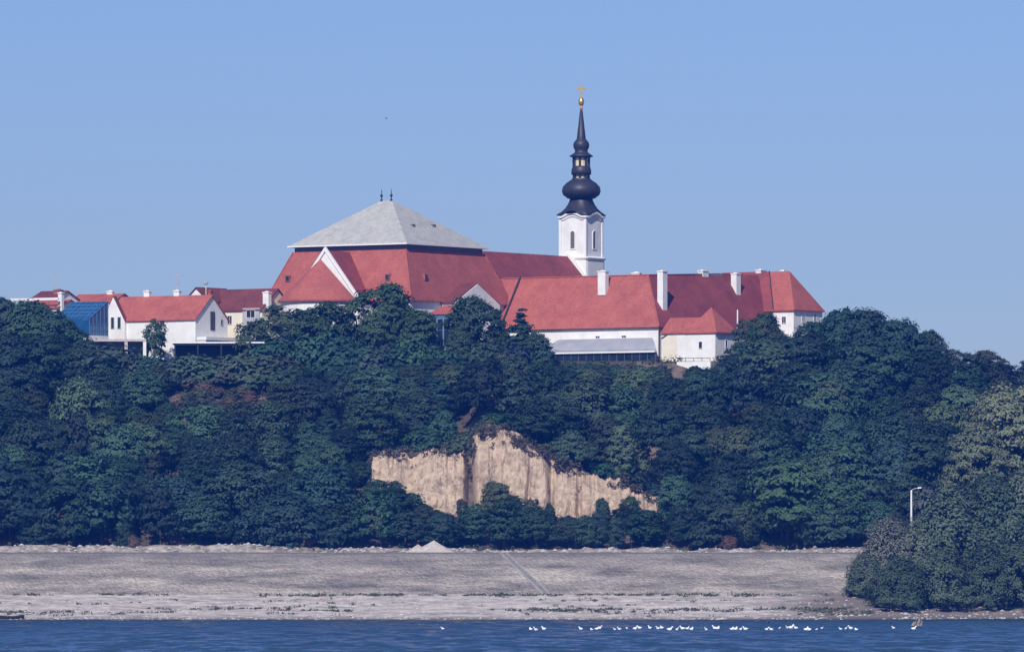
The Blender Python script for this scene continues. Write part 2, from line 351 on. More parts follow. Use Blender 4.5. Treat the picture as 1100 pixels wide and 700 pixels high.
# the bare loess face, fluted by rain
def cliff_material():
    m = bpy.data.materials.new('loess'); m.use_nodes = True; t = m.node_tree; b = t.nodes['Principled BSDF']
    b.inputs['Roughness'].default_value = 0.95; b.inputs['Specular IOR Level'].default_value = 0.1
    tc = t.nodes.new('ShaderNodeTexCoord')
    def nse(scale, st, det, rg):
        mp = t.nodes.new('ShaderNodeMapping'); mp.inputs['Scale'].default_value = st
        t.links.new(tc.outputs['Object'], mp.inputs[0]); n = t.nodes.new('ShaderNodeTexNoise')
        n.inputs['Scale'].default_value = scale; n.inputs['Detail'].default_value = det; n.inputs['Roughness'].default_value = rg
        t.links.new(mp.outputs[0], n.inputs['Vector']); return n
    def ramp(n, p0, c0, p1, c1):
        r = t.nodes.new('ShaderNodeValToRGB'); r.color_ramp.elements[0].position = p0; r.color_ramp.elements[1].position = p1
        r.color_ramp.elements[0].color = c0; r.color_ramp.elements[1].color = c1; t.links.new(n.outputs['Fac'], r.inputs[0]); return r
    r1 = ramp(nse(0.55, (1.0, 1, 0.55), 9, 0.75), 0.36, (0.32, 0.235, 0.165, 1), 0.55, (0.56, 0.43, 0.31, 1))
    r2 = ramp(nse(0.2, (0.7, 0.8, 1.0), 9, 0.82), 0.53, (0, 0, 0, 1), 0.66, (0.75, 0.75, 0.75, 1))
    mx = t.nodes.new('ShaderNodeMix'); mx.data_type = 'RGBA'; t.links.new(r2.outputs[0], mx.inputs['Factor'])
    t.links.new(r1.outputs[0], mx.inputs['A']); mx.inputs['B'].default_value = (0.13, 0.10, 0.085, 1)
    t.links.new(mx.outputs['Result'], b.inputs['Base Color'])
    bp = t.nodes.new('ShaderNodeBump'); bp.inputs['Distance'].default_value = 0.5
    t.links.new(nse(1.0, (1.6, 1, 0.5), 5, 0.7).outputs['Fac'], bp.inputs['Height']); t.links.new(bp.outputs[0], b.inputs['Normal'])
    return m
mb = MB(); rows = []
NV = 44
npx = 420
for j in range(NV + 5):
    row = []
    for i in range(npx):
        px = 393 + (712 - 393)*i/(npx - 1)
        x = px2x(px, 1722)
        v = min(1.0, j/NV)
        zb = row2z(interp(CL_BOT, px), 1717) - 5; zt = row2z(interp(CL_TOP, px), 1723) + 1.9*fb(px*0.035, 8.8, 0, 5) + 0.9*fb(px*0.11, 1.8)
        fl = 3.0*abs(nz(px*0.022, 0.8*v, 2.0)) + 1.1*max(0, nz(px*0.065, 1.3*v, 5.0)-0.15) + 0.6*fb(px*0.10, v*3.5, 3.0, 5) + 0.7*fb(px*0.04, v*5, 6.0, 5)
        g = math.exp(-((px - 507 + 3*v)/4.5)**2)*7.5 + math.exp(-((px - 592)/3.0)**2)*2.5 + math.exp(-((px - 565 - 6*v)/2.0)**2)*1.2 + math.exp(-((px - 622)/3.0)**2)*2.0
        lip = 3.2*max(0, v - 0.75)/0.25*(0.4 + max(0, fb(px*0.03, 4.4)+0.5))
        edge = max(0, 1 - min(px - 393, 712 - px)/7.0)
        Y = 1714.5 + 6.5*v*v + fl + g + lip + edge*8
        z = lerp(zb, zt, v)
        if j > NV:
            k = j - NV; Y += 1.6*k; z -= 0.12*k*k*0.6
        row.append((x, Y, z))
    rows.append(row)
mb.rings(rows, cap=False, closed=False)
structure(mb.build('cliff', cliff_material(), smooth=False, fix=False))

# ------------------------------------------------------------------ water
def water_mat():
    m = bpy.data.materials.new('river_water'); m.use_nodes = True; t = m.node_tree; b = t.nodes['Principled BSDF']
    b.inputs['IOR'].default_value = 1.33; b.inputs['Specular IOR Level'].default_value = 0.5
    tc = t.nodes.new('ShaderNodeTexCoord')
    def nse(scale, st, det=4, rg=0.6):
        mp = t.nodes.new('ShaderNodeMapping'); mp.inputs['Scale'].default_value = st
        t.links.new(tc.outputs['Object'], mp.inputs[0]); n = t.nodes.new('ShaderNodeTexNoise')
        n.inputs['Scale'].default_value = scale; n.inputs['Detail'].default_value = det; n.inputs['Roughness'].default_value = rg
        t.links.new(mp.outputs[0], n.inputs['Vector']); return n
    b.inputs['Base Color'].default_value = (0.022, 0.050, 0.075, 1)
    b.inputs['Roughness'].default_value = 0.12
    def vm(op, a, c):
        n = t.nodes.new('ShaderNodeVectorMath'); n.operation = op
        t.links.new(a, n.inputs[0])
        if isinstance(c, tuple): n.inputs[1].default_value = c
        elif op == 'SCALE': t.links.new(c, n.inputs['Scale'])
        else: t.links.new(c, n.inputs[1])
        return n.outputs[0]
    # wind ripples tilt the surface; gusts make rougher and calmer patches
    rip = vm('SUBTRACT', nse(0.9, (1.0, 0.55, 1), 4, 0.7).outputs['Color'], (0.5, 0.5, 0.5))
    swl = vm('SUBTRACT', nse(0.26, (1.0, 0.16, 1), 5, 0.7).outputs['Color'], (0.5, 0.5, 0.5))
    gust = nse(0.02, (0.5, 0.9, 1), 5, 0.6)
    mr = t.nodes.new('ShaderNodeMapRange'); mr.inputs[1].default_value = 0.35; mr.inputs[2].default_value = 0.65; mr.inputs[3].default_value = 0.30; mr.inputs[4].default_value = 0.70
    t.links.new(gust.outputs['Fac'], mr.inputs[0])
    tilt = vm('ADD', vm('SCALE', rip, mr.outputs[0]), vm('MULTIPLY', swl, (0.7, 0.9, 0.5)))
    tilt = vm('ADD', vm('MULTIPLY', tilt, (1.0, 1.0, 0.0)), (0, -0.17, 1))
    t.links.new(vm('NORMALIZE', tilt, (0, 0, 0)), b.inputs['Normal'])
    return m
mb = MB(); mb.poly([(-420,-40,0),(420,-40,0),(420,1660,0),(-420,1660,0)], [(0,1,2,3)])
structure(mb.build('water', water_mat(), fix=False))

# ------------------------------------------------------------------ buildings
TH = R(34.0); UX, UY = math.cos(TH), -math.sin(TH); VX, VY = math.sin(TH), math.cos(TH)
class Frame:
    """Local x runs right and towards the river, local y runs right and away; origin at a footprint corner."""
    def __init__(s, name, px, Y, zb, th=TH):
        s.Y = Y; s.zb = zb; s.x = px2x(px, Y); s.o = empty(name, (s.x, Y, zb), -th); s.c, s.s = math.cos(th), math.sin(th)
    def z(s, row, a=0, b=0): return row2z(row, s.Y - a*s.s + b*s.c) - s.zb
    def a_at(s, px, b):
        a = 0.0
        for _ in range(6): a = (px2x(px, s.Y - a*s.s + b*s.c) - s.x - b*s.s)/s.c
        return a
    def b_at(s, px, a):
        b = 0.0
        for _ in range(6): b = (px2x(px, s.Y - a*s.s + b*s.c) - s.x - a*s.c)/s.s
        return b
def hip_roof(mb, a0, a1, b0, b1, ze, zr, axis='a', h0=0.0, h1=0.0, th=0.3):
    if axis == 'a':
        bm_ = (b0+b1)/2; r0, r1 = (a0+h0, bm_, zr), (a1-h1, bm_, zr)
        v = [(a0,b0,ze),(a1,b0,ze),(a1,b1,ze),(a0,b1,ze),r0,r1]
        f = [(0,1,5,4),(1,2,5),(2,3,4,5),(3,0,4)]
    else:
        am = (a0+a1)/2; r0, r1 = (am, b0+h0, zr), (am, b1-h1, zr)
        v = [(a0,b0,ze),(a1,b0,ze),(a1,b1,ze),(a0,b1,ze),r0,r1]
        f = [(0,1,4),(1,2,5,4),(2,3,5),(3,0,4,5)]
    v += [(a0,b0,ze-th),(a1,b0,ze-th),(a1,b1,ze-th),(a0,b1,ze-th)]
    f += [(6,7,1,0),(7,8,2,1),(8,9,3,2),(9,6,0,3),(9,8,7,6)]
    return mb.poly(v, f)
def chevron(mb, a0, a1, b0, b1, ze, zr, axis='a', o=0.45, oe=0.35, th=0.28):
    """gable roof as one folded slab; ze at the wall line, zr at the ridge"""
    def mk(lo, hi, s0, s1):
        m_ = (s0+s1)/2; sl = (zr-ze)/(m_-s0); z0 = ze - o*sl
        prof = [(s0-o, z0), (m_, zr), (s1+o, z0), (s1+o, z0-th), (m_, zr-th), (s0-o, z0-th)]
        vs = []
        for l in (lo-oe, hi+oe):
            for (s_, z_) in prof: vs.append((l, s_, z_) if axis == 'a' else (s_, l, z_))
        fs = [(i, (i+1) % 6, 6+(i+1) % 6, 6+i) for i in range(6)] + [(0,1,4,5),(1,2,3,4),(6,7,10,11),(7,8,9,10)]
        mb.poly(vs, fs)
    mk(a0, a1, b0, b1) if axis == 'a' else mk(b0, b1, a0, a1)
    return mb
def gable_walls(mb, a0, a1, b0, b1, zb, ze, zr, axis='a', th=0.28):
    d = th*0.5
    if axis == 'a':
        m_ = (b0+b1)/2; prof = [(b0, zb), (b1, zb), (b1, ze-d), (m_, zr-d), (b0, ze-d)]; L = (a0, a1)
        vs = [(l, s, z) for l in L for s, z in prof]
    else:
        m_ = (a0+a1)/2; prof = [(a0, zb), (a1, zb), (a1, ze-d), (m_, zr-d), (a0, ze-d)]; L = (b0, b1)
        vs = [(s, l, z) for l in L for s, z in prof]
    return mb.poly(vs, [(0,1,2,3,4), (9,8,7,6,5)] + [(i, (i+1) % 5, 5+(i+1) % 5, 5+i) for i in range(5)])
def window(fr, side, s, plane, z0, w_, h_, frame_mat='white', arch=False, pane='pane'):
    """side 'b': in a wall facing -y at y=plane; side 'a': in a wall facing +x at x=plane"""
    f = MB(); g = MB(); t = 0.12
    def bx(mb, s0, s1, d0, d1, c0, c1):
        if side == 'b': mb.box(s0, s1, plane-d1, plane-d0, c0, c1)
        else: mb.box(plane+d0, plane+d1, s0, s1, c0, c1)
    bx(f, s-w_/2-t, s-w_/2, 0.0, 0.10, z0-t, z0+h_+t); bx(f, s+w_/2, s+w_/2+t, 0.0, 0.10, z0-t, z0+h_+t)
    bx(f, s-w_/2, s+w_/2, 0.0, 0.14, z0-t, z0); bx(f, s-w_/2, s+w_/2, 0.0, 0.10, z0+h_, z0+h_+t)
    if w_ > 0.9: bx(f, s-0.04, s+0.04, 0.03, 0.08, z0, z0+h_)
    bx(g, s-w_/2, s+w_/2, 0.0, 0.03, z0, z0+h_)
    o = f.build('window', M[frame_mat], fr.o); g.build('pane', M[pane], o)
    return o
def chimney(parent, a, b, z0, z1, wa=1.0, wb=1.0, m='plaster', name='chimney'):
    mb = MB(); mb.box(a-wa/2, a+wa/2, b-wb/2, b+wb/2, z0, z1-0.25)
    mb.box(a-wa/2-0.13, a+wa/2+0.13, b-wb/2-0.13, b+wb/2+0.13, z1-0.25, z1)
    mb.box(a-wa/4, a+wa/4, b-wb/4, b+wb/4, z1, z1+0.18)
    return mb.build(name, M[m], parent)

# --- the great hall with the two-step roof -------------------------------------------------
h = Frame('church_hall', 436.5, 1800, 60.5)
S = 34.4; fl = 4.7
ztop = h.z(261); zband = h.z(267.5); zeave = h.z(322.5); zap = h.z(215.5, -S/2, S/2)
mb = MB(); g = fl - 0.7
mb.box(-S-g, g, -g, S+g, -1, zeave-0.1); wall_h = mb.build('wall', M['plaster'], h.o)
mb = MB()   # lower steep red roof: frustum
i = 0.4
mb.poly([(-S-fl,-fl,zeave),(fl,-fl,zeave),(fl,S+fl,zeave),(-S-fl,S+fl,zeave),
         (-S+i,i,zband),(-i,i,zband),(-i,S-i,zband),(-S+i,S-i,zband),
         (-S-fl,-fl,zeave-0.35),(fl,-fl,zeave-0.35),(fl,S+fl,zeave-0.35),(-S-fl,S+fl,zeave-0.35)],
        [(0,1,5,4),(1,2,6,5),(2,3,7,6),(3,0,4,7),(4,5,6,7),(8,9,1,0),(9,10,2,1),(10,11,3,2),(11,8,0,3),(11,10,9,8)])
low = mb.build('lower_roof', M['tile'], h.o)
for sx, sy in ((0, 0), (-1, 0), (0, 1)):
    mb = MB()
    ex = 1 if sx == 0 else -1; ey = -1 if sy == 0 else 1
    mb.tube([(-S*(-sx)*1.0 + ex*fl, S*sy + ey*fl, zeave+0.05), (-S*(-sx) - ex*i, S*sy - ey*i, zband+0.05)], 0.17, 5); mb.build('hip_tiles', M['tile'], low)
mb = MB(); mb.box(-S+0.7, -0.7, 0.7, S-0.7, zband-0.2, ztop+0.1); mb.build('louvre_band', M['louvre'], h.o)
mb = MB(); o_ = 0.45; rl = 2.0
mb.poly([(-S-o_,-o_,ztop),(o_,-o_,ztop),(o_,S+o_,ztop),(-S-o_,S+o_,ztop),(-S/2-0.7-rl*UX,S/2,zap),(-S/2-0.7+rl*UX,S/2,zap),
         (-S-o_,-o_,ztop-0.3),(o_,-o_,ztop-0.3),(o_,S+o_,ztop-0.3),(-S-o_,S+o_,ztop-0.3)],
        [(0,1,5,4),(1,2,5),(2,3,4,5),(3,0,4),(6,7,1,0),(7,8,2,1),(8,9,3,2),(9,6,0,3),(9,8,7,6)])
up = mb.build('upper_roof', M['slate'], h.o)
mb = MB(); e = 0.16
mb.box(-S-o_-e, o_+e, -o_-e, -o_-0.003, ztop-0.28, ztop+0.06); mb.box(o_+0.003, o_+e, -o_-0.003, S+o_+e, ztop-0.28, ztop+0.06)
mb.build('gutter', M['white'], up)
for k in (-1, 1):
    mb = MB(); a = -S/2 - 0.7 + k*1.45; z0 = zap - 0.25
    mb.lathe([(0.32,z0),(0.32,z0+0.5),(0.16,z0+0.6),(0.13,z0+1.1),(0.36,z0+1.35),(0.36,z0+1.6),(0.13,z0+1.8),(0.07,z0+2.4),(0.17,z0+2.5),(0.05,z0+2.7),(0.02,z0+3.3)], 8, (a, S/2))
    mb.build('finial', M['spire'], up)
def roof_hatch(parent, fr, side, s, z, zlo, zhi, plo, phi, w_=1.3, hh=1.5):
    """little dormer hatch standing out of the slope"""
    t0 = plo + (phi-plo)*(z-zlo)/(zhi-zlo); mb = MB(); g = MB()
    if side == 'b':
        mb.box(s-w_/2, s+w_/2, t0-0.25, t0+1.0, z, z+hh); g.box(s-w_/2+0.15, s+w_/2-0.15, t0-0.28, t0-0.253, z+0.15, z+hh-0.15)
    else:
        mb.box(t0-1.0, t0+0.25, s-w_/2, s+w_/2, z, z+hh); g.box(t0+0.253, t0+0.28, s-w_/2+0.15, s+w_/2-0.15, z+0.15, z+hh-0.15)
    d = mb.build('roof_hatch', M['brick'], parent); g.build('pane', M['pane'], d)
roof_hatch(low, h, 'b', -S+1.0, h.z(302.5,-S,-2), zeave, zband, -fl, i)
roof_hatch(low, h, 'b', -3.6, h.z(301,-3,-2), zeave, zband, -fl, i)
roof_hatch(low, h, 'a', 4.3, h.z(301,2,4), zeave, zband, fl, -i)
for s_, zf in ((11.5, 0.42), (21.0, 0.45)):
    z_ = lerp(ztop, zap, zf); a_ = lerp(o_, -S/2+rl*UX, zf)
    mb = MB(); mb.box(a_-0.8, a_+0.15, s_, s_+1.2, z_-0.2, z_+0.35); mb.build('skylight', M['louvre'], up)
# chancel with stepped gable and half-cone apse, on the left-hand front
gl = 10.2; gb0, gb1 = -fl-5.4, -0.6      # extends towards the river
ac = -17.0
zg = h.z(266.5, ac, gb0); half = 10.2
mb = MB(); gable_walls(mb, ac-half+0.6, ac+half-0.6, gb0+0.25, gb1, -1, zeave-0.4, zg-0.9, 'b', 0.3); mb.build('chancel', M['plaster'], h.o)
mb = MB(); chevron(mb, ac-half+0.6, ac+half-0.6, gb0+0.62, 10.0, zeave+0.25, zg-0.55, 'b', 0.5, 0.0); mb.build('chancel_roof', M['tile_old_shaded'], h.o)
mb = MB()  # raised white coping of the gable
sl = (zg - zeave)/half
for sg in (-1, 1):
    kq = half+0.6 if sg > 0 else half*0.42; x0, x1 = ac, ac+sg*kq
    zz0, zz1 = zg, zg - sl*kq
    pr = [(x0, zz0+0.35), (x1, zz1+0.35), (x1, zz1-0.75), (x0, zz0-0.75)]
    vs = [(p, y, z) for y in (gb0, gb0+0.6) for p, z in pr]
    mb.poly(vs, [(0,1,2,3),(7,6,5,4),(0,4,5,1),(1,5,6,2),(2,6,7,3),(3,7,4,0)])
mb.build('gable_coping', M['white'], h.o)
mb = MB(); n = 24; rA = 10.5; zc = h.z(278.0, ac, gb0); vs = [(ac-1.3, gb0+0.02, zc)]
for k in range(n+1):
    t = math.pi + math.pi*k/n; vs.append((ac-1.1 + rA*math.cos(t), gb0+0.02 + rA*math.sin(t), zeave-0.1))
fs = [(0, k+1, k+2) for k in range(n)]; vs2 = [(x, y, z-0.35) for x, y, z in vs[1:]]; nb = len(vs)
fs += [(k+1, nb+k, nb+k+1, k+2) for k in range(n)] + [tuple(nb+k for k in range(n+1))]
mb.poly(vs+vs2, fs); mb.build('apse_roof', M['tile'], h.o)
mb = MB(); vs = []
for zz in (-1, zeave-0.3):
    vs += [(ac-1.1 + (rA-0.6)*math.cos(math.pi+math.pi*k/n), gb0+0.24 + (rA-0.6)*math.sin(math.pi+math.pi*k/n), zz) for k in range(n+1)]
mb.poly(vs, [(k, k+1, n+1+k+1, n+1+k) for k in range(n)]); mb.build('apse_wall', M['plaster'], h.o)
# side gable on the right-hand front
gc = 18.5; gh = 9.6; ga1 = fl + 3.6; zgr = h.z(304.5, ga1, gc)
ze2 = h.z(325.5, ga1, gc)
mb = MB(); gable_walls(mb, 0.0, ga1, gc-gh, gc+gh, -1, ze2, zgr, 'a', 0.3); mb.build('side_gable', M['plaster'], h.o)
mb = MB(); chevron(mb, -3.0, ga1-0.2, gc-gh, gc+gh, ze2+0.25, zgr+0.12, 'a', 0.5, 0.0); mb.build('side_gable_roof', M['tile_dark'], h.o)
tag(h.o, 'great church hall with pale grey hipped top roof over steep red lower roof', 'church')
# nave
mb = MB(); nr = -7.0; nh = 8.6; nb1 = S + 46.6
zn = h.z(268.5, nr, S+1.5); zne = zn - nh*1.08
gable_walls(mb, nr-nh, nr+nh, S-2, nb1, -1, zne, zn, 'b', 0.3); mb.build('nave_wall', M['plaster'], h.o)
mb = MB(); chevron(mb, nr-nh, nr+nh, S-4, nb1-0.1, zne, zn, 'b', 0.5, 0.0); mb.build('nave_roof', M['tile_old_shaded'], h.o)
mb = MB()
for sg in (-1, 1):     # curved coping at the far end of the nave
    vs = []
    pts = []
    for k in range(9):
        t = k/8.0; s_ = t*(nh+0.8); zz = zn + 0.75 - s_*1.08 + 0.9*math.sin(min(1, t*2)*math.pi)*0.6
        pts.append((nr+sg*s_, zz))
    for y in (nb1-0.05, nb1+0.9):
        vs += [(p, y, z) for p, z in pts] + [(p, y, z-1.3) for p, z in pts]
    q = len(pts); fs = []
    for k in range(q-1):
        fs += [(k, k+1, q+k+1, q+k), (2*q+k, 3*q+k, 3*q+k+1, 2*q+k+1), (k, 2*q+k, 2*q+k+1, k+1), (q+k, q+k+1, 3*q+k+1, 3*q+k)]
    fs += [(0, q, 3*q, 2*q), (q-1, 3*q-1, 4*q-1, 2*q-1)]
    mb.poly(vs, fs)
mb.build('nave_coping', M['white'], h.o)
# annex with glazing below the right-hand front
an = Frame('glazed_annex', 462, 1791, 60.5)
za, zb_ = an.z(337), an.z(330)
mb = MB(); mb.box(0, 6.0, 0, 9.0, -1, za-0.1); mb.build('wall', M['greyplaster'], an.o)
mb = MB(); mb.poly([(-0.4,-0.4,za),(6.4,-0.4,za),(6.4,9.0,za),(-0.4,9.0,za),(0.5,5,zb_+0.6),(5.5,5,zb_+0.6),(5.5,8.8,zb_+0.6),(0.5,8.8,zb_+0.6),(-0.4,-0.4,za-0.25),(6.4,-0.4,za-0.25),(6.4,9,za-0.25),(-0.4,9,za-0.25)],
        [(0,1,5,4),(1,2,6,5),(2,3,7,6),(3,0,4,7),(4,5,6,7),(8,9,1,0),(9,10,2,1),(10,11,3,2),(11,8,0,3),(11,10,9,8)])
mb.build('roof', M['tile'], an.o)
mb = MB(); mb.box(-0.1, 6.1, -0.12, -0.02, za-1.0, za-0.3); mb.build('fascia', M['bluebar'], an.o)
for k in range(3):
    f = MB(); c = 1.1 + k*1.9
    f.box(c-0.85, c-0.72, -0.16, -0.02, za-8.0, za-1.2); f.box(c+0.72, c+0.85, -0.16, -0.02, za-8.0, za-1.2); f.box(c-0.72, c+0.72, -0.16, -0.02, za-1.35, za-1.2); f.box(c-0.72, c+0.72, -0.14, -0.02, za-4.0, za-3.88)
    o = f.build('window', M['bluebar'], an.o); gl_ = MB().box(c-0.72, c+0.72, -0.06, -0.02, za-8.0, za-1.35); gl_.build('pane', M['darkglass'], o)
tag(an.o, 'small blue glazed annex with red lean-to roof between the trees before the great hall', 'annex')

# --- tower -----------------------------------------------------------------------------------
tx = h.x + (nr+0.9)*UX + (nb1+1.0+3.9)*VX; tY = h.Y + (nr+0.9)*UY + (nb1+1.0+3.9)*VY
tw = empty('bell_tower', (tx, tY, 60.5), -TH)
SP = tY/F
def tz(row): return row2z(row, tY) - 60.5
def sq_ring(r, z, n=64, p=14.0, wave=0.0):
    ring = []
    for k in range(n):
        t = 2*math.pi*k/n
        q = (abs(math.cos(t))**p + abs(math.sin(t))**p) ** (1/p)
        x, y = r*math.cos(t)/q, r*math.sin(t)/q
        s_ = min(abs(x), abs(y))/r          # 0 at the middle of a face, 1 at a corner
        ring.append((x, y, z + wave*max(0.0, math.cos(min(1, s_/0.62)*math.pi/2))**1.0 * (1 if s_ < 0.62 else 0)))
    return ring
hw = 3.9
mb = MB(); mb.rings([sq_ring(hw+0.5, 0), sq_ring(hw+0.5, tz(279)), sq_ring(hw, tz(278)), sq_ring(hw, tz(236)), sq_ring(hw, tz(232.5), wave=0.9)]); mb.build('shaft', M['plaster'], tw)
mb = MB(); mb.rings([sq_ring(hw+0.1, tz(280.5)), sq_ring(hw+0.75, tz(279)), sq_ring(hw+0.85, tz(277.5)), sq_ring(hw+0.15, tz(276))]); mb.build('string_course', M['white'], tw)
mb = MB(); mb.rings([sq_ring(hw-0.2, tz(237)-0.2, wave=0.9), sq_ring(hw+0.25, tz(237), wave=0.9), sq_ring(hw+0.3, tz(235.2), wave=0.95), sq_ring(hw+0.65, tz(234.6), wave=1.0), sq_ring(hw+0.7, tz(232.6), wave=1.1), sq_ring(hw-0.4, tz(232.2), wave=1.1)]); mb.build('cornice', M['white'], tw)
for cx, cy in ((1,-1),(-1,-1),(1,1)):
    mb = MB(); mb.box(cx*hw-0.55 if cx > 0 else cx*hw-0.18, cx*hw+0.18 if cx > 0 else cx*hw+0.55, cy*hw-0.18 if cy < 0 else cy*hw-0.55, cy*hw+0.55 if cy < 0 else cy*hw+0.18, tz(276), tz(236)); mb.build('pilaster', M['white'], tw)
class TF: pass
tf = TF(); tf.o = tw
def arched(side, plane):
    f = MB(); g = MB(); n = 10; w2 = 0.62; z0 = tz(267.5); z1 = tz(251.5)
    def loop(w_, zb, zt, d):
        L = [(-w_, zb), (w_, zb)] + [(w_*math.cos(math.pi*k/n), zt + w_*math.sin(math.pi*k/n)) for k in range(n+1)]
        return [((s, -plane-d, z) if side == 'b' else (plane+d, s, z)) for s, z in L]
    o1, i1 = loop(w2+0.28, z0-0.25, z1, 0.14), loop(w2, z0, z1, 0.14); o0, i0 = loop(w2+0.28, z0-0.25, z1, 0.0), loop(w2, z0, z1, 0.0)
    q = len(o1); f.poly(o1+i1+o0+i0, [(k, (k+1) % q, q+(k+1) % q, q+k) for k in range(q)] + [(k, 2*q+k, 2*q+(k+1) % q, (k+1) % q) for k in range(q)] + [(q+k, q+(k+1) % q, 3*q+(k+1) % q, 3*q+k) for k in range(q)])
    o = f.build('belfry_window', M['white'], tw)
    lp = loop(w2, z0, z1, 0.04); g.poly(lp, [tuple(range(len(lp)))]); g.build('louvre', M['louvre'], o)
arched('b', hw); arched('a', hw)
mb = MB()   # flared skirt, square at the eaves and round at the neck
rg = [sq_ring(hw+0.75, tz(231.9), wave=1.1), sq_ring(hw+0.8, tz(230.9), wave=1.1)]
for r_, row, p in ((4.0, 227.5, 6), (3.5, 224, 4), (3.1, 220, 3), (2.85, 216, 2.4), (2.8, 213.5, 2)):
    rg.append(sq_ring(r_, tz(row), p=p, wave=0.35 if row > 226 else 0))
mb.rings(rg); mb.build('skirt_roof', M['spire'], tw, smooth=True)
mb = MB(); K = SP
mb.lathe([(12*K,tz(214)),(15*K,tz(213)),(19.5*K,tz(209.5)),(21*K,tz(205.5)),(20*K,tz(201)),(16*K,tz(196.5)),(12*K,tz(194)),(10*K,tz(192.5)),(10.2*K,tz(191.8)),(9*K,tz(191.5))], 32)
mb.build('onion_dome', M['spire'], tw, smooth=True)
def lantern(r0, row0, row1, name):
    mb = MB(); mb.lathe([(r0*K*0.86, tz(row0)), (r0*K*0.86, tz(row1))], 16); o = mb.build(name, M['ochre'], tw)
    for k in range(8):
        t = 2*math.pi*(k+0.5)/8; p = MB(); c = (r0*K*0.93*math.cos(t), r0*K*0.93*math.sin(t))
        p.lathe([(0.30, tz(row0)-0.05), (0.30, tz(row1)+0.05)], 6, c); p.build('lantern_post', M['spire'], o)
lantern(8.8, 192, 187.5, 'lower_lantern')
mb = MB(); mb.lathe([(9*K,tz(188)),(10.6*K,tz(187.6)),(10.8*K,tz(184)),(10.2*K,tz(181)),(9.4*K,tz(179.5)),(8.6*K,tz(178.5))], 24); mb.build('drum', M['spire'], tw, smooth=True)
lantern(9.2, 179, 169, 'upper_lantern')
mb = MB(); mb.lathe([(9*K,tz(169.5)),(12.8*K,tz(168.2)),(12.8*K,tz(167.6)),(8.6*K,tz(165)),(7.0*K,tz(163.5)),(6.8*K,tz(161.5)),(8.2*K,tz(159)),(8.8*K,tz(156)),(8.0*K,tz(153)),(5.6*K,tz(150.2)),(4.6*K,tz(149)),(5.0*K,tz(148.2)),(4.7*K,tz(147.4)),(1.6*K,tz(120)),(0.9*K,tz(119.7))], 24); mb.build('spire', M['spire'], tw, smooth=True)
mb = MB(); mb.lathe([(1.4*K,tz(120)),(1.5*K,tz(115)),(1.0*K,tz(114)),(2.4*K,tz(112.8)),(3.3*K,tz(109.5)),(2.6*K,tz(106.5)),(0.8*K,tz(105)),(0.6*K,tz(104))], 16); mb.build('gold_ball', M['gold'], tw, smooth=True)
mb = MB(); cw = 0.24
mb.box(-cw, cw, -0.12, 0.12, tz(104.5), tz(91)); ca = 1.25
mb.box(-ca, -cw-0.002, -0.118, 0.118, tz(96.8), tz(94.6)); mb.box(cw+0.002, ca, -0.118, 0.118, tz(96.8), tz(94.6))
cr = mb.build('cross', M['gold'], tw); cr.rotation_euler.z = TH
tag(tw, 'slender white church tower with black onion dome, lantern spire and gold cross', 'church tower')

# --- monastery: two wings meeting at a corner --------------------------------------------------
m_ = Frame('monastery', 708, 1798, 60.0)
hd = 9.0; LA = 52.5; LB = 52.0
ze = m_.z(350.5); zr = m_.z(295.5, -hd, hd); zrB = m_.z(294.0, -hd, LB)
o_ = 0.55
mb = MB(); mb.box(-LA, 0-o_, 0+o_, 2*hd-o_, -2, ze-0.3); mb.build('wall', M['plaster'], m_.o)
mb = MB(); mb.box(-2*hd+o_, -o_-0.004, 2*hd-o_+0.004, LB, -2, ze-0.303); mb.build('rear_wall', M['plaster'], m_.o)
mb = MB()
mb.poly([(-LA,0,ze),(0,0,ze),(-hd,hd,zr),(-LA,hd,zr),(-LA,2*hd,ze),(-2*hd,2*hd,ze),(-LA,0,ze-0.3),(0,0,ze-0.3),(-LA,2*hd,ze-0.3),(-2*hd,2*hd,ze-0.3)],
        [(0,1,2,3),(3,2,5,4),(6,7,1,0),(8,9,5,4),(0,3,4,8,6)])
rA_ = mb.build('roof', M['tile'], m_.o)
mb = MB()
mb.poly([(0,0,ze),(0,LB+7,ze),(-hd,LB+7,zrB),(-hd,hd,zr),(-2*hd,LB+7,ze),(-2*hd,2*hd,ze),(0,0,ze-0.3),(0,LB+7,ze-0.3),(-2*hd,LB+7,ze-0.3),(-2*hd,2*hd,ze-0.3)],
        [(0,1,2,3),(3,2,4,5),(6,7,1,0),(8,9,5,4),(1,7,8,4,2)])
rB_ = mb.build('wing_roof', M['tile_old_shaded'], m_.o)
mb = MB(); mb.tube([(-LA+1,hd,zr+0.06),(-hd,hd,zr+0.06)], 0.2, 6); mb.tube([(-hd,hd,zr+0.06),(-hd,LB,zrB+0.06)], 0.2, 6); mb.tube([(-hd,hd,zr+0.05),(0,0,ze+0.08)], 0.2, 6); mb.build('ridge_tiles', M['tile'], rA_)
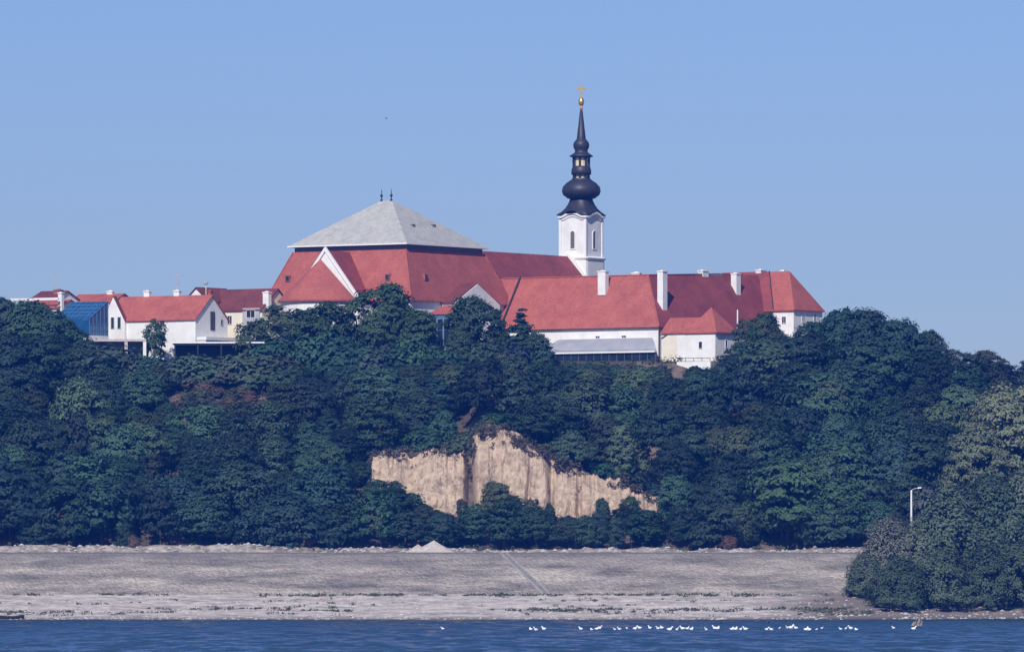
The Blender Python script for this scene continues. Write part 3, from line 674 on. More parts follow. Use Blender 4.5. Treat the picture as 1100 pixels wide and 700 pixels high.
# firewall near the left end of the front wing
fa = -46.6
mb = MB(); pr = [(0.2, ze-0.2), (hd, zr+0.05), (hd, zr+0.6), (-0.1, ze+0.45)]
mb.poly([(a, y, z) for a in (fa, fa+0.45) for y, z in pr], [(0,1,2,3),(7,6,5,4),(0,4,5,1),(1,5,6,2),(2,6,7,3),(3,7,4,0)]); mb.build('firewall', M['dark'], rA_)
def roof_b(a, b):  # height of the front wing slope at depth b
    return lerp(ze, zr, b/hd)
a_ = m_.a_at(648, 6.2); chimney(rA_, a_, 6.2, roof_b(0, 5.7), m_.z(291, a_, 6.2), 2.2, 1.5)
chimney(rA_, -13.3, hd+1.5, zr-3, m_.z(292.5, -12, hd+1.5), 2.2, 1.0)
def on_wing(px, b):   # a for a wing-B position seen at px
    return (px2x(px, m_.Y + b*VY) - m_.x - b*VX)/UX
for px_, rt, a_ in ((711.5, 291, -3.6), (790.5, 293.5, -6.4)):
    b_ = m_.b_at(px_, a_); zs = lerp(ze, zr, min(1, -a_/hd))
    chimney(rB_, a_, b_, zs-1.2, m_.z(rt, a_, b_), 1.6, 2.0)
for px_, rt, a_ in ((755.5, 290.5, -hd-0.4), (817.5, 289.8, -hd-0.4)):
    bb = m_.b_at(px_, a_)
    chimney(rB_, a_, bb, zr-3, m_.z(rt, a_, bb), 1.5, 2.6)
for px_, row, ww in ((641, 362, 1.1), (669, 361.5, 1.2), (694.5, 367, 1.3)):
    a_ = (px2x(px_, 1804) - m_.x)/UX
    window(m_, 'b', a_, o_, m_.z(row+ (1.0 if row < 365 else 3.5), a_, 0), ww, 0.5 if row < 365 else 1.5)
mb = MB(); mb.tube([(-0.35, o_-0.15, ze-0.35), (-0.35, o_-0.15, -1)], 0.12, 6); mb.build('downpipe', M['louvre'], m_.o)
mb = MB(); mb.tube([(-LA+2, -0.13, ze-0.12), (0.1, -0.13, ze-0.12)], 0.13, 6); mb.build('gutter', M['brick'], rA_)
# taller end block
eb0, eb1, ea = LB+1.0, LB+15.5, 5.5
zee = m_.z(332.3, ea, eb0); zre = m_.z(291, 0, (eb0+eb1)/2)
mb = MB(); mb.box(-20, ea-0.5, eb0+0.5, eb1-0.5, -2, zee-0.2); mb.build('end_wall', M['plaster'], m_.o)
mb = MB(); hip_roof(mb, -20, ea, eb0, eb1, zee, zre, 'a', 0.0, 5.9); mb.f = [q for q in mb.f if q != (0,1,5,4)]
ebm = (eb0+eb1)/2; q = len(mb.v); mb.v += [(-0.6, eb0, zee), (-6.3, ebm, zre)]; mb.f += [(q, 1, 5, q+1)]; rE = mb.build('end_roof', M['tile'], m_.o)
mb = MB(); mb.poly([(-20, eb0, zee), (-0.6, eb0, zee), (-6.3, ebm, zre), (-20, ebm, zre)], [(0,1,2,3)]); mb.build('shade_tinted_tiles', M['tile_old_shaded'], rE)  # stretch of this slope tinted dark to extend the wing roof's shaded plane
mb = MB(); mb.tube([(-0.6, eb0, zee+0.08), (-6.3, ebm, zre+0.08)], 0.16, 5); mb.build('verge', M['dark'], rE)
chimney(rE, 0.6-3.2, (eb0+eb1)/2+0.5, zre-1, m_.z(290.3, -2, eb1-7), 1.0, 1.0)
for b_, row in ((eb0+5.0, 346), (eb0+10.5, 345)): window(m_, 'a', b_, ea-0.5, m_.z(row, ea, b_), 1.2, 1.7)
window(m_, 'b', 2.2, eb0+0.5, m_.z(347, 2, eb0), 1.1, 1.6)
tag(m_.o, 'long white monastery with two red roofed wings meeting at a corner and tall white chimneys', 'monastery')
# corner annex with pyramid roof
c_ = Frame('corner_annex', 708.6, 1798, 60.0)
zce = c_.z(356.6, 12, 0.15); zca = c_.z(330, 11.5, 4.8); zcl = c_.z(341, 4, 3)
mb = MB(); mb.box(0.2, 15.6, 0.5, 9.4, -2.5, zce-0.15); mb.build('wall', M['plaster'], c_.o)
mb = MB(); mb.box(0.6, 4.6, 0.47, 0.499, -2.5, zce-0.6); mb.build('cream_panel', M['cream'], c_.o)
mb = MB(); hip_roof(mb, 7.0, 16.2, 0.1, 10.0, zce, zca, 'a', 4.55, 4.55); mb.build('pyramid_roof', M['tile'], c_.o)
mb = MB(); hip_roof(mb, 0.05, 13.0, 0.12, 9.0, zce+0.03, zcl, 'a', 0.0, 4.0); mb.build('low_roof', M['tile'], c_.o)
window(c_, 'b', 11.4, 0.5, c_.z(374, 11, 0), 0.9, 1.6); window(c_, 'a', 5.4, 15.6, c_.z(373, 15, 5), 0.9, 1.7)
mb = MB(); mb.tube([(0.35, 0.3, c_.z(363)), (2.2, 0.3, c_.z(358.5, 2)), (3.6, 0.3, zce-0.3)], 0.13, 6); mb.build('downpipe', M['louvre'], c_.o)
tag(c_.o, 'white corner annex with a red pyramid roof, built against the monastery corner', 'annex')
# low yard wall before the annex
yw = Frame('yard_wall', 727, 1783, 58.0)
mb = MB(); mb.box(0, 9.5, 0, 0.4, 0, yw.z(388.5)); mb.build('wall_body', M['plaster'], yw.o)
mb = MB(); mb.tube([(0, 0.2, yw.z(384.5)), (9.5, 0.2, yw.z(384.5, 9.5))], 0.07, 5)
for k in range(5): mb.tube([(0.1+k*2.3, 0.2, yw.z(389)), (0.1+k*2.3, 0.2, yw.z(384.5, k*2.3))], 0.07, 5)
mb.build('railing', M['dark'], yw.o)
tag(yw.o, 'low white yard wall with a dark railing in front of the corner annex', 'wall')
# flue pole at the annex
mb = MB(); px_ = 792.3; Yp = 1797; z0 = 60.0; mb.lathe([(0.2, 0), (0.17, row2z(333, Yp)-z0), (0.05, row2z(332.6, Yp)-z0)], 8)
tag(mb.build('pole', M['white'], None, (px2x(px_, Yp), Yp, z0)), 'slim white pole beside the corner annex and the trees', 'pole')
# glazed pavilion before the front wing
pv = Frame('glass_pavilion', 708, 1796, 60.0)
pa0, pa1, pb0, pb1 = -29.5, 1.6, -4.0, 2.2
zt_, zf_ = pv.z(363.3, -14, 2), pv.z(375.5, -10, pb0)
mb = MB(); rr = []
for k in range(9):
    t = k/8.0; b_ = lerp(pb0-0.5, pb1, t); z_ = lerp(zf_, zt_, math.sin(t*math.pi/2)**0.8); ex = 6.0*t
    rr.append([(pa0, b_, z_), (pa1-ex*0.95+0.4, b_, z_)])
mb.rings(rr, cap=False, closed=False)
nb = len(mb.v); 
mb.poly([(pa0, pb0-0.5, zf_), (pa1+0.4, pb0-0.5, zf_), (pa1+0.4, pb0-0.5, zf_-0.75), (pa0, pb0-0.5, zf_-0.75)], [(0,1,2,3)])
mb.poly([(pa1+0.4, pb0-0.5, zf_)] + [(p[1]) for p in rr[1:]] + [(pa1+0.4-5.7, pb1, zf_-0.75), (pa1+0.4, pb0-0.5, zf_-0.75)], [tuple(range(len(rr)+2))])
mb.build('roof', M['metalroof'], pv.o, smooth=False)
mb = MB(); mb.box(pa0, pa1, pb0-0.54, pb0-0.505, zf_-0.80, zf_-0.42); mb.build('fascia', M['white'], pv.o)
mb = MB(); mb.box(pa0, pa1, pb0, pb0+0.3, zf_-4.1, zf_-0.7); mb.build('glass_wall', M['darkglass'], pv.o)
for k in range(15):
    mb = MB(); a = lerp(pa0, pa1-0.2, k/14); mb.box(a, a+0.14, pb0-0.1, pb0-0.003, zf_-4.1, zf_-0.7); mb.build('mullion', M['slatebar'], pv.o)
mb = MB(); mb.box(pa0, pa1+0.1, pb0-0.2, pb1, -1, zf_-4.1); mb.build('plinth', M['plaster'], pv.o)
tag(pv.o, 'long glass walled pavilion with a grey curved roof below the red front wing', 'pavilion')

# --- village houses on the left ------------------------------------------------------------------
def simple_house(name, px, Y, zb, a0, b1, rowe, rowr, roof='tile', wall='plaster', axis='a', o=0.4):
    """near corner at px; front wall runs left to a0, side runs back to b1"""
    f = Frame(name, px, Y, zb)
    z1 = f.z(rowe); z2 = f.z(rowr, a0/2 if axis == 'b' else 0, b1/2)
    mb = MB(); gable_walls(mb, a0, 0, 0, b1, -2, z1, z2, axis); mb.build('wall', M[wall], f.o)
    mb = MB(); chevron(mb, a0, 0, 0, b1, z1, z2, axis, o); f.roof = mb.build('roof', M[roof], f.o); f.ze, f.zr = z1, z2
    return f
# white house with the red roof
f = simple_house('white_house', 210, 1785, 61, -26.8, 13.0, 341, 316.5)
window(f, 'a', 6.9, 0, f.z(354, 0, 7), 1.5, 4.2, 'dark')
window(f, 'a', 10.6, 0, f.z(349, 0, 10), 0.7, 1.2, 'greyplaster')
mb = MB(); mb.box(-23.8, -18.6, -0.35, 6, -2, f.z(343)); gable_walls(mb, -27.4, -20.6, -0.85, 0.25, -2, f.z(343.5, -21), f.z(317.8, -24), 'b'); 
mb.v = mb.v[8:]; mb.f = [tuple(i-8 for i in q) for q in mb.f[6:]]
mb.build('cross_gable', M['plaster'], f.o)
mb = MB(); chevron(mb, -27.4, -20.6, -0.85, 0.25, f.z(343.5, -21), f.z(317.8, -24), 'b', 0.12, 0.08, 0.22); mb.build('gable_coping', M['tile_dark'], f.o)
for s_ in (-24.2, -22.2): window(f, 'b', s_, -0.85, f.z(352.5, -22), 0.8, 2.6, 'greyplaster')
chimney(f.roof, -19.5, 6.9, f.zr-1, f.z(312.5, -19.5, 7), 1.6, 1.0); chimney(f.roof, -10.5, 6.9, f.zr-1, f.z(312, -10.5, 7), 1.6, 1.0)
chimney(f.roof, -0.9, 7.2, f.zr-1.5, f.z(312, 0, 7), 0.9, 0.9, 'brick')
mb = MB(); zc0 = f.z(312.4, -10.5, 7); zc1 = f.z(294.5, -10.5, 7)
mb.tube([(-10.5, 6.9, zc0), (-10.5, 6.9, zc1)], 0.10, 5)
for q, L in ((0.97, 1.3), (0.9, 1.6), (0.72, 0.9)):
    z_ = lerp(zc0, zc1, q); mb.tube([(-10.5-L, 6.9, z_), (-10.5+L, 6.9, z_)], 0.07, 5)
mb.tube([(-10.5-0.2, 6.9, zc0+1.2), (-10.2, 6.9, zc0+2.2)], 0.16, 5)
mb.build('aerial', M['steel'], f.o)
mb = MB(); mb.box(0.15, 3.0, 0.3, 15.5, f.z(365.5, 2, 4), f.z(362, 2, 4)); mb.build('porch_roof', M['white'], f.o)
mb = MB(); mb.box(0.15, 2.7, 0.5, 15.2, -2, f.z(365.5, 2, 4)); mb.build('porch_wall', M['plaster'], f.o)
tag(f.o, 'white house with bright red gable roof and a tall dark gable window', 'house')
# conservatory: blue glass shed
g_ = Frame('conservatory', 96, 1780, 61)
zlow, zhigh, zbt = g_.z(342.5), g_.z(323.5, 0, 7.5), g_.z(360)
aL = -9.0; bD = 7.5
mb = MB(); mb.poly([(aL-2,0,zlow),(0,0,zlow),(0,bD,zhigh),(aL-2,bD,zhigh),(aL-2,0,zlow-0.15),(0,0,zlow-0.15),(0,bD,zhigh-0.15),(aL-2,bD,zhigh-0.15)], [(0,1,2,3),(7,6,5,4),(0,4,5,1),(1,5,6,2),(2,6,7,3),(3,7,4,0)])
gr = mb.build('glass_roof', M['blueglass'], g_.o)
mb = MB(); sl = (zhigh-zlow)/bD
for k in range(8):
    a = lerp(aL-2, -0.12, k/7)
    mb.poly([(a+dx, b, lerp(zlow, zhigh, b/bD)+dz) for b in (0, bD) for dx, dz in ((0,0.004),(0.12,0.004),(0.12,0.10),(0,0.10))], [(0,1,2,3),(7,6,5,4),(0,4,5,1),(1,5,6,2),(2,6,7,3),(3,7,4,0)])
for k in range(1, 5):
    b = bD*k/5.0; mb.box(aL-2, 0, b, b+0.1, lerp(zlow, zhigh, b/bD)+0.012, lerp(zlow, zhigh, (b+0.1)/bD)+0.07)
mb.build('glazing_bars', M['bluebar'], gr)
mb = MB(); mb.poly([(-0.1,0.05,zbt),(-0.1,bD,zbt),(-0.1,bD,zhigh-0.2),(-0.1,0.05,zlow-0.2),(-0.3,0.05,zbt),(-0.3,bD,zbt),(-0.3,bD,zhigh-0.2),(-0.3,0.05,zlow-0.2)], [(0,1,2,3),(7,6,5,4),(0,4,5,1),(1,5,6,2),(2,6,7,3),(3,7,4,0)])
sw = mb.build('side_glazing', M['blueglass'], g_.o)
mb = MB()
for k in range(6):
    b = lerp(0.05, bD-0.15, k/5.0); mb.box(-0.097, 0.03, b, b+0.13, zbt, lerp(zlow, zhigh, b/bD)-0.2)
for z_ in (lerp(zbt, zlow, 0.33), lerp(zbt, zlow, 0.67)): mb.box(-0.097, 0.02, 0.2, bD-0.2, z_, z_+0.1)
mb.build('glazing_bars', M['bluebar'], sw)
mb = MB(); mb.box(aL-2, -0.35, 0.05, 0.2, zbt, zlow-0.16); mb.build('front_glazing', M['blueglass'], g_.o)
mb = MB(); mb.box(aL-2, 0.1, -0.1, bD, -2, zbt-0.01); mb.build('base', M['plaster'], g_.o)
tag(g_.o, 'blue glass conservatory with a sloping glazed roof at the left of the white house', 'conservatory')
# terrace with concrete slab and pillars
t_ = Frame('terrace', 157, 1776, 59, R(4))
zt0 = t_.z(364); 
mb = MB(); mb.box(-15.5, 0, 0, 6, zt0-0.55, zt0); mb.build('slab', M['pinkslab'], t_.o)
for a in (-15.2, -5.2, -0.75):
    mb = MB(); mb.box(a, a+0.75, 0.1, 0.85, -4, zt0-0.55); mb.build('pillar', M['pinkslab' if a < -1 else 'plaster'], t_.o)
mb = MB(); mb.box(-15.5, -0.1, 5.5, 5.9, -4, zt0-0.55); mb.build('back_wall', M['greyplaster'], t_.o)
tag(t_.o, 'concrete terrace on pillars above the slope beneath the white house', 'terrace')
# long open canopy
k_ = Frame('canopy', 289, 1776, 60, R(3))
kz = k_.z(368)
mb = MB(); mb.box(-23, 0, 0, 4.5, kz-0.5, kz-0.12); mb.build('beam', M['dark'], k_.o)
mb = MB(); mb.box(-23.3, 0.3, -0.3, 4.8, kz-0.118, kz+0.22); mb.build('roof', M['white'], k_.o)
for a in (-22.7, -17.2, -11.6, -6.0, -0.5):
    mb = MB(); mb.box(a, a+0.3, 0.1, 0.4, -3, kz-0.5); mb.build('post', M['white' if a > -1 else 'dark'], k_.o)
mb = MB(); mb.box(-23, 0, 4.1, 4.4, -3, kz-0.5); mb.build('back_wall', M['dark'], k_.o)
tag(k_.o, 'long low white roofed canopy with open dark front on the hill edge', 'canopy')
# parasol-like cream heap under the canopy end: garden table
mb = MB(); mb.lathe([(0.08, 0), (0.08, 1.9), (1.5, 2.0), (0.8, 2.55), (0.05, 2.9)], 10)
tag(mb.build('parasol', M['cream'], None, (px2x(279, 1773), 1773, row2z(391, 1773))), 'small cream parasol under the right end of the canopy', 'parasol')
# house behind with brownish roof
f = simple_house('brown_roofed_house', 281, 1800, 61, -20.0, 13.0, 331, 309.5, roof='tile_dark', wall='cream')
chimney(f.roof, 0.2, 2.0, f.ze, f.z(313.5, 0, 2), 1.7, 1.2)
mb = MB(); mb.box(-5.5, -0.4, -0.3, -0.003, -2, f.z(330.5)); mb.build('grey_bay', M['greyplaster'], f.o)  # bay in grey-blue plaster
window(f, 'b', -3.0, -0.3, f.z(341, -3), 2.4, 1.8)
window(f, 'b', -9.5, 0, f.z(348, -9), 1.2, 2.0)
tag(f.o, 'cream house with a dark brownish red roof between white house and church hall', 'house')
f = simple_house('white_gabled_house', 224, 1806, 61, -7.2, 12.0, 322, 309, roof='tile_dark', axis='b')
mb = MB(); zq = f.zr; mb.tube([(-1.5, 1, zq-2), (-1.5, 1, zq+0.6)], 0.09, 5)
vs = []; nn = 12
mb.lathe([(0.05, zq+0.5), (0.5, zq+0.7), (0.7, zq+1.05), (0.65, zq+1.06), (0.45, zq+0.8), (0.04, zq+0.6)], 14, (-1.5, 0.9)); mb.tube([(-1.5,0.9,zq+0.6),(-1.5,0.3,zq+1.6)], 0.05, 5)
mb.build('satellite_dish', M['white'], f.o)
tag(f.o, 'small white gabled house with a satellite dish behind the red house roof', 'house')
# far-left houses
f = simple_house('low_red_house', 62, 1798, 61, -12, 10, 329.5, 321.5)
mb = MB(); mb.box(-14, 0.6, -0.7, -0.3, f.z(322.2), f.z(319.6)); mb.build('parapet', M['white'], f.o)
chimney(f.roof, 0.1, 1.2, f.ze-1, f.z(314), 1.1, 1.0)
tag(f.o, 'low house with pale parapet and red roof half hidden by the left trees', 'house')
f = simple_house('dark_roofed_house', 60, 1812, 61, -7.6, 9.0, 320, 312, roof='tile_dark')
chimney(f.roof, -1.6, 3.0, f.ze, f.z(311, -1, 3), 1.9, 1.2, 'brick')
mb = MB(); zq = f.zr; mb.tube([(-3.4, 4, zq-0.4), (-3.4, 4, zq+4.2)], 0.07, 5); mb.build('aerial', M['steel'], f.o)
tag(f.o, 'far left house with dark red roof and brick chimney behind the trees', 'house')
f = simple_house('long_red_house', 121, 1815, 61, -13.5, 9.0, 323, 315)
mb = MB(); gz0, gz1 = f.z(316.5, -13.5), f.z(311.5, -15)
mb.poly([(a, b, z) for b in (-0.4, 0.2) for a, z in ((-15.6, gz1), (-12.4, gz0-1.2), (-12.4, gz0-2.4), (-15.6, gz0-2.0))], [(0,1,2,3),(7,6,5,4),(0,4,5,1),(1,5,6,2),(2,6,7,3),(3,7,4,0)]); mb.build('gable_coping', M['white'], f.o)
chimney(f.roof, -4.0, 4.5, f.zr-1, f.z(312.5, -4, 4), 1.6, 0.9)
tag(f.o, 'house with a long thin red roof showing above the conservatory', 'house')

# ------------------------------------------------------------------ trees
rnd = random.Random(7)
def leaf_quad(vs, fs, c, nrm, size, rg, asp=1.7):
    n = Vector(nrm).normalized()
    t = n.cross(Vector((rg.uniform(-1,1), rg.uniform(-1,1), rg.uniform(-1,1))))
    if t.length < 1e-3: t = Vector((1,0,0))
    t.normalize(); b = n.cross(t); s = size*rg.uniform(0.65, 1.35); l = s*asp*0.5; w_ = s*0.5
    k = len(vs); c = Vector(c)
    vs += [tuple(c - t*l), tuple(c + b*w_*0.9 + t*l*0.1), tuple(c + t*l - n*0.12*s), tuple(c - b*w_*0.9 - t*l*0.05)]
    fs.append((k, k+1, k+2, k+3))
def crown_mesh(name, seed, w_, h_, z0, nc, nl, leaf, shape='round', clump=0.24, flat=0.62):
    rg = random.Random(seed); vs = []; fs = []
    ph = [rg.uniform(0, 6.28) for _ in range(4)]
    for c in range(nc):
        t = 2*math.pi*((c*0.618034) % 1.0) + rg.uniform(-0.4, 0.4)
        u = (c + rg.random())/nc                       # 0 bottom 1 top
        if shape == 'round':  prof = math.sqrt(max(0.02, 1 - (abs(u-0.42)/0.60)**2.2))
        elif shape == 'cone': prof = max(0.07, (1-u)**0.85)*1.0
        elif shape == 'tall': prof = math.sqrt(max(0.03, 1 - (abs(u-0.45)/0.57)**2.6))
        elif shape == 'dome': prof = math.sqrt(max(0.03, 1 - u**2.3))
        prof *= 1 + 0.26*math.sin(t+ph[3]+2*u) + 0.20*math.sin(2*t+ph[0]) + 0.18*math.sin(3*t+ph[1]+4*u) + 0.12*math.sin(5*t+ph[2]-5*u)
        q = 0.45 + 0.55*rg.random()**0.5
        r = w_/2*prof*q*0.86
        cc = Vector((r*math.cos(t), r*math.sin(t), z0 + h_*(0.04 + 0.90*u) + rg.uniform(-0.05, 0.05)*h_))
        cr = clump*w_/2*rg.uniform(0.7, 1.45)*(0.5 if shape == 'cone' and u > 0.75 else 1)
        ax = Vector((math.cos(t), math.sin(t), 0.35)).normalized()
        for _ in range(nl):
            d = Vector((rg.gauss(0,1), rg.gauss(0,1), rg.gauss(0,1))).normalized()
            if d.z < -0.25 and rg.random() < 0.7: d.z = -d.z
            if d.dot(ax) < -0.3 and rg.random() < 0.6: d = d - ax*2*d.dot(ax)
            rr = cr*((0.55 + 0.55*rg.random()**0.6) if rg.random() < 0.58 else rg.uniform(0.7, 1.7))*(1 + 0.25*math.sin(5*d.x+ph[3]+c)*math.sin(4*d.y+c))
            p = cc + Vector((d.x*rr*1.15, d.y*rr*1.15, d.z*rr*flat))
            p.z -= 0.10*rr*(d.x*d.x + d.y*d.y)
            nn = d*0.55 + Vector((p.x/(w_*0.5), p.y/(w_*0.5), (p.z-z0-h_*0.4)/(h_*0.5)))*0.55 + Vector((rg.gauss(0,1), rg.gauss(0,1), rg.gauss(0,1)))*0.27 + Vector((0,0,0.25))
            leaf_quad(vs, fs, p, nn, leaf, rg)
    me = bpy.data.meshes.new(name); me.from_pydata(vs, [], fs); me.materials.append(M['leaf']); me.update()
    return me
def trunk_mesh(name, seed, h_, r, spread, nlimb=6):
    rg = random.Random(seed); mb = MB()
    lean = Vector((rg.uniform(-0.06,0.06), rg.uniform(-0.06,0.06), 0))
    pts = [Vector((0,0,-1.2)), Vector((0,0,0.3)), Vector((0,0,h_*0.35)) + lean*h_*0.4, Vector((0,0,h_*0.7)) + lean*h_, Vector((0,0,h_*0.95)) + lean*h_*1.5]
    mb.tube(pts, [r*1.5, r*1.1, r*0.8, r*0.45, r*0.12], 7)
    for k in range(nlimb):
        t = 2*math.pi*k/nlimb + rg.uniform(-0.4,0.4); z0 = h_*rg.uniform(0.28, 0.62); L = spread*rg.uniform(0.55, 0.85)
        s = Vector((0,0,z0)) + lean*z0
        mb.tube([s, s + Vector((math.cos(t)*L*0.5, math.sin(t)*L*0.5, L*0.35)), s + Vector((math.cos(t)*L, math.sin(t)*L, L*0.6))], [r*0.42, r*0.28, r*0.08], 5)
    me = bpy.data.meshes.new(name); me.from_pydata(mb.v, [], mb.f); me.materials.append(M['bark']); me.update(); return me
KIND = {}
def kind(key, n, w_, h_, z0, nc, nl, leaf, shape, clump=0.24, r=0.22, flat=0.62):
    KIND[key] = [(crown_mesh('crown', 100*len(KIND)+k, w_, h_, z0, nc, nl, leaf, shape, clump, flat), trunk_mesh('trunk', 500*len(KIND)+k, z0+h_*0.75, r, w_*0.42)) for k in range(n)] + [(w_, z0+h_)]
kind('broad', 6, 9.5, 9.0, 2.0, 105, 95, 0.36, 'round', 0.18, flat=0.5)
kind('spread', 5, 11.5, 8.2, 1.8, 115, 95, 0.36, 'dome', 0.17, flat=0.45)
kind('upright', 5, 7.5, 11.5, 1.8, 95, 95, 0.35, 'tall', 0.21, flat=0.55)
kind('willow', 5, 13.0, 14.0, 0.3, 135, 125, 0.34, 'dome', 0.15, 0.3, 1.1)
kind('large', 2, 18.0, 19.0, 3.0, 200, 125, 0.40, 'round', 0.15, 0.5, 0.5)
kind('bush', 4, 5.0, 4.2, 0.1, 26, 110, 0.40, 'dome', 0.34, 0.08)
kind('conifer', 2, 6.0, 12.0, 1.0, 70, 70, 0.42, 'cone', 0.24, 0.2, 0.4)
kind('airy', 2, 8.0, 8.0, 2.5, 34, 70, 0.45, 'round', 0.22, 0.16)
ntree = [0]
def tree(key, name, px, Y, height, col, label, cat, group=None, width=1.0, z=None, rz=None):
    K_ = KIND[key]; var = K_[rnd.randrange(len(K_)-1)]; w_, h_ = K_[-1]
    x = px2x(px, Y); z = ground(x, Y) if z is None else z
    e = empty(name, (x, Y, z), rnd.uniform(0, 6.28) if rz is None else rz)
    s = height/h_; e.scale = (s*width*rnd.uniform(0.88, 1.14), s*width*rnd.uniform(0.88, 1.14), s)
    if height > 5: e.rotation_euler = (rnd.uniform(-.10, .10), rnd.uniform(-.10, .10), e.rotation_euler[2])
    tr = bpy.data.objects.new('trunk', var[1]); cr = bpy.data.objects.new('crown', var[0])
    for o in (tr, cr): COL.objects.link(o); o.parent = e
    cr.color = (*col, 1)
    tag(e, label, cat, group); ntree[0] += 1
    return e
def ground(x, Y):
    if Y < shore_y(x): return 0.0
    if Y < EB: return beach_z(x, Y)
    if Y < ET: return lerp(5.2, 14.3, (Y-EB)/(ET-EB))
    if Y < 1692: return crest_z(x, Y)
    return hill_z(x, Y)
SKYLINE = [(-60,318),(0,319),(14,318),(30,324),(55,335),(80,350),(100,368),(130,380),(170,392),(230,394),(300,394),(340,392),(388,392),(400,390),(440,385),(470,382),(490,384),(560,378),(590,384),(605,390),(690,396),(760,392),(775,380),(790,362),(800,348),(822,338),(842,352),(868,350),(884,343),(900,334),(920,331),(950,340),(985,346),(1003,352),(1014,377),(1040,374),(1075,378),(1110,384),(1200,390)]
CLIFF_KEEP = [(400,494,506),(418,490,514),(430,474,520),(446,474,526),(462,492,534),(484,492,545),(500,490,545),(512,476,526),(535,468,518),(560,478,528),(590,496,538),(612,505,548),(630,512,552),(650,520,536),(672,526,534),(690,530,542),(704,536,541)]
def blocked(px, row, rx, rt, rb):
    """does the picture area px+-rx, rt..rb cover the bare face?"""
    for q in range(-2, 3):
        p = px + rx*q/2.5
        if 402 < p < 702:
            t0 = interp([(a, b) for a, b, c in CLIFF_KEEP], p); t1 = interp([(a, c) for a, b, c in CLIFF_KEEP], p)
            if rt < t1 and rb > t0: return True
        if 698 < p < 711 and rt < 425 and rb > 400 and q in (0,): return True
    return False
PALETTE = [(0.031, 0.070, 0.044), (0.043, 0.084, 0.050), (0.028, 0.060, 0.048), (0.068, 0.104, 0.054), (0.060, 0.074, 0.058), (0.040, 0.088, 0.052)]
CNAME = ['deep green', 'mid green', 'dark bluish green', 'yellowish green', 'olive grey', 'fresh green']
def zone(px, row):
    if row > 560:
        for lim, n in ((110,'at the left end of the embankment crest'),(220,'behind the crest below the terrace'),(330,'behind the crest right of the brown bush'),(432,'behind the crest left of the sand heaps'),(500,'just behind the sand heaps'),(600,'behind the crest above the chute'),(700,'behind the crest under the right cliff end'),(790,'behind the crest left of the rusty shrub'),(900,'behind the crest right of the rusty shrub')):
            if px < lim: return n
        return 'behind the crest beside the willows'
    if row > 500:
        for lim, n in ((90,'on the lower slope at the left edge'),(180,'on the lower slope under the terrace'),(290,'on the lower slope under the canopy'),(400,'on the lower slope left of the cliff'),(510,'at the foot of the left cliff half'),(620,'at the foot of the right cliff half'),(720,'at the right foot of the cliff'),(820,'on the lower slope under the corner annex'),(920,'on the lower slope left of the lamp post'),(1010,'on the lower slope behind the lamp post')):
            if px < lim: return n
        return 'on the lower slope under the pale tree'
    if row > 440:
        for lim, n in ((90,'halfway up the slope at the left edge'),(180,'halfway up the slope under the terrace'),(290,'halfway up the slope under the canopy'),(400,'halfway up the slope left of the cliff'),(520,'on the ledge above the left cliff half'),(620,'on the ledge above the right cliff half'),(720,'halfway up the slope right of the cliff top'),(820,'halfway up the slope under the corner annex'),(920,'halfway up the slope under the end block'),(1010,'halfway up the slope above the lamp post')):
            if px < lim: return n
        return 'halfway up the slope beside the pale tree'
    for lim, n in ((60,'on the hilltop left of the conservatory'),(120,'on the upper slope under the conservatory'),(200,'on the upper slope under the terrace'),(290,'on the upper slope under the canopy'),(390,'on the upper slope under the apse'),(460,'on the upper slope under the great hall'),(540,'on the upper slope under the glazed annex'),(620,'on the upper slope left of the glass pavilion'),(710,'on the upper slope under the glass pavilion'),(800,'on the upper slope under the corner annex'),(880,'on the hilltop under the end block'),(960,'on the hilltop right of the end block'),(1020,'on the hilltop above the lamp post')):
        if px < lim: return n
    return 'on the hilltop at the right edge'
LT = {}
def wood_tree(px, Y, height, ci, key='broad', width=1.0):
    x = px2x(px, Y); z = ground(x, Y); row = z2row(z + height*0.6, Y)
    v_ = rnd.choice([0.5, 0.7, 0.85, 1.0, 1.2, 1.45])*(0.8 if row > 530 and px < 440 else 0.95); col = tuple(c*v_*rnd.uniform(0.9, 1.1) for c in PALETTE[ci])  # lower-left crowns get a darker colour to stand in for deep shade
    sh = {'broad': 'leafy tree', 'spread': 'spreading leafy tree', 'upright': 'upright leafy tree', 'bush': 'low leafy bush', 'airy': 'thin leafy tree'}[key]
    label = f'{CNAME[ci]} {sh} {zone(px, row)}'
    cat = 'bush' if key == 'bush' else 'tree'
    tree(key, 'leafy_bush' if key == 'bush' else 'leafy_tree', px, Y, height, col, label, cat, label.replace(sh, sh + 's', 1), width)
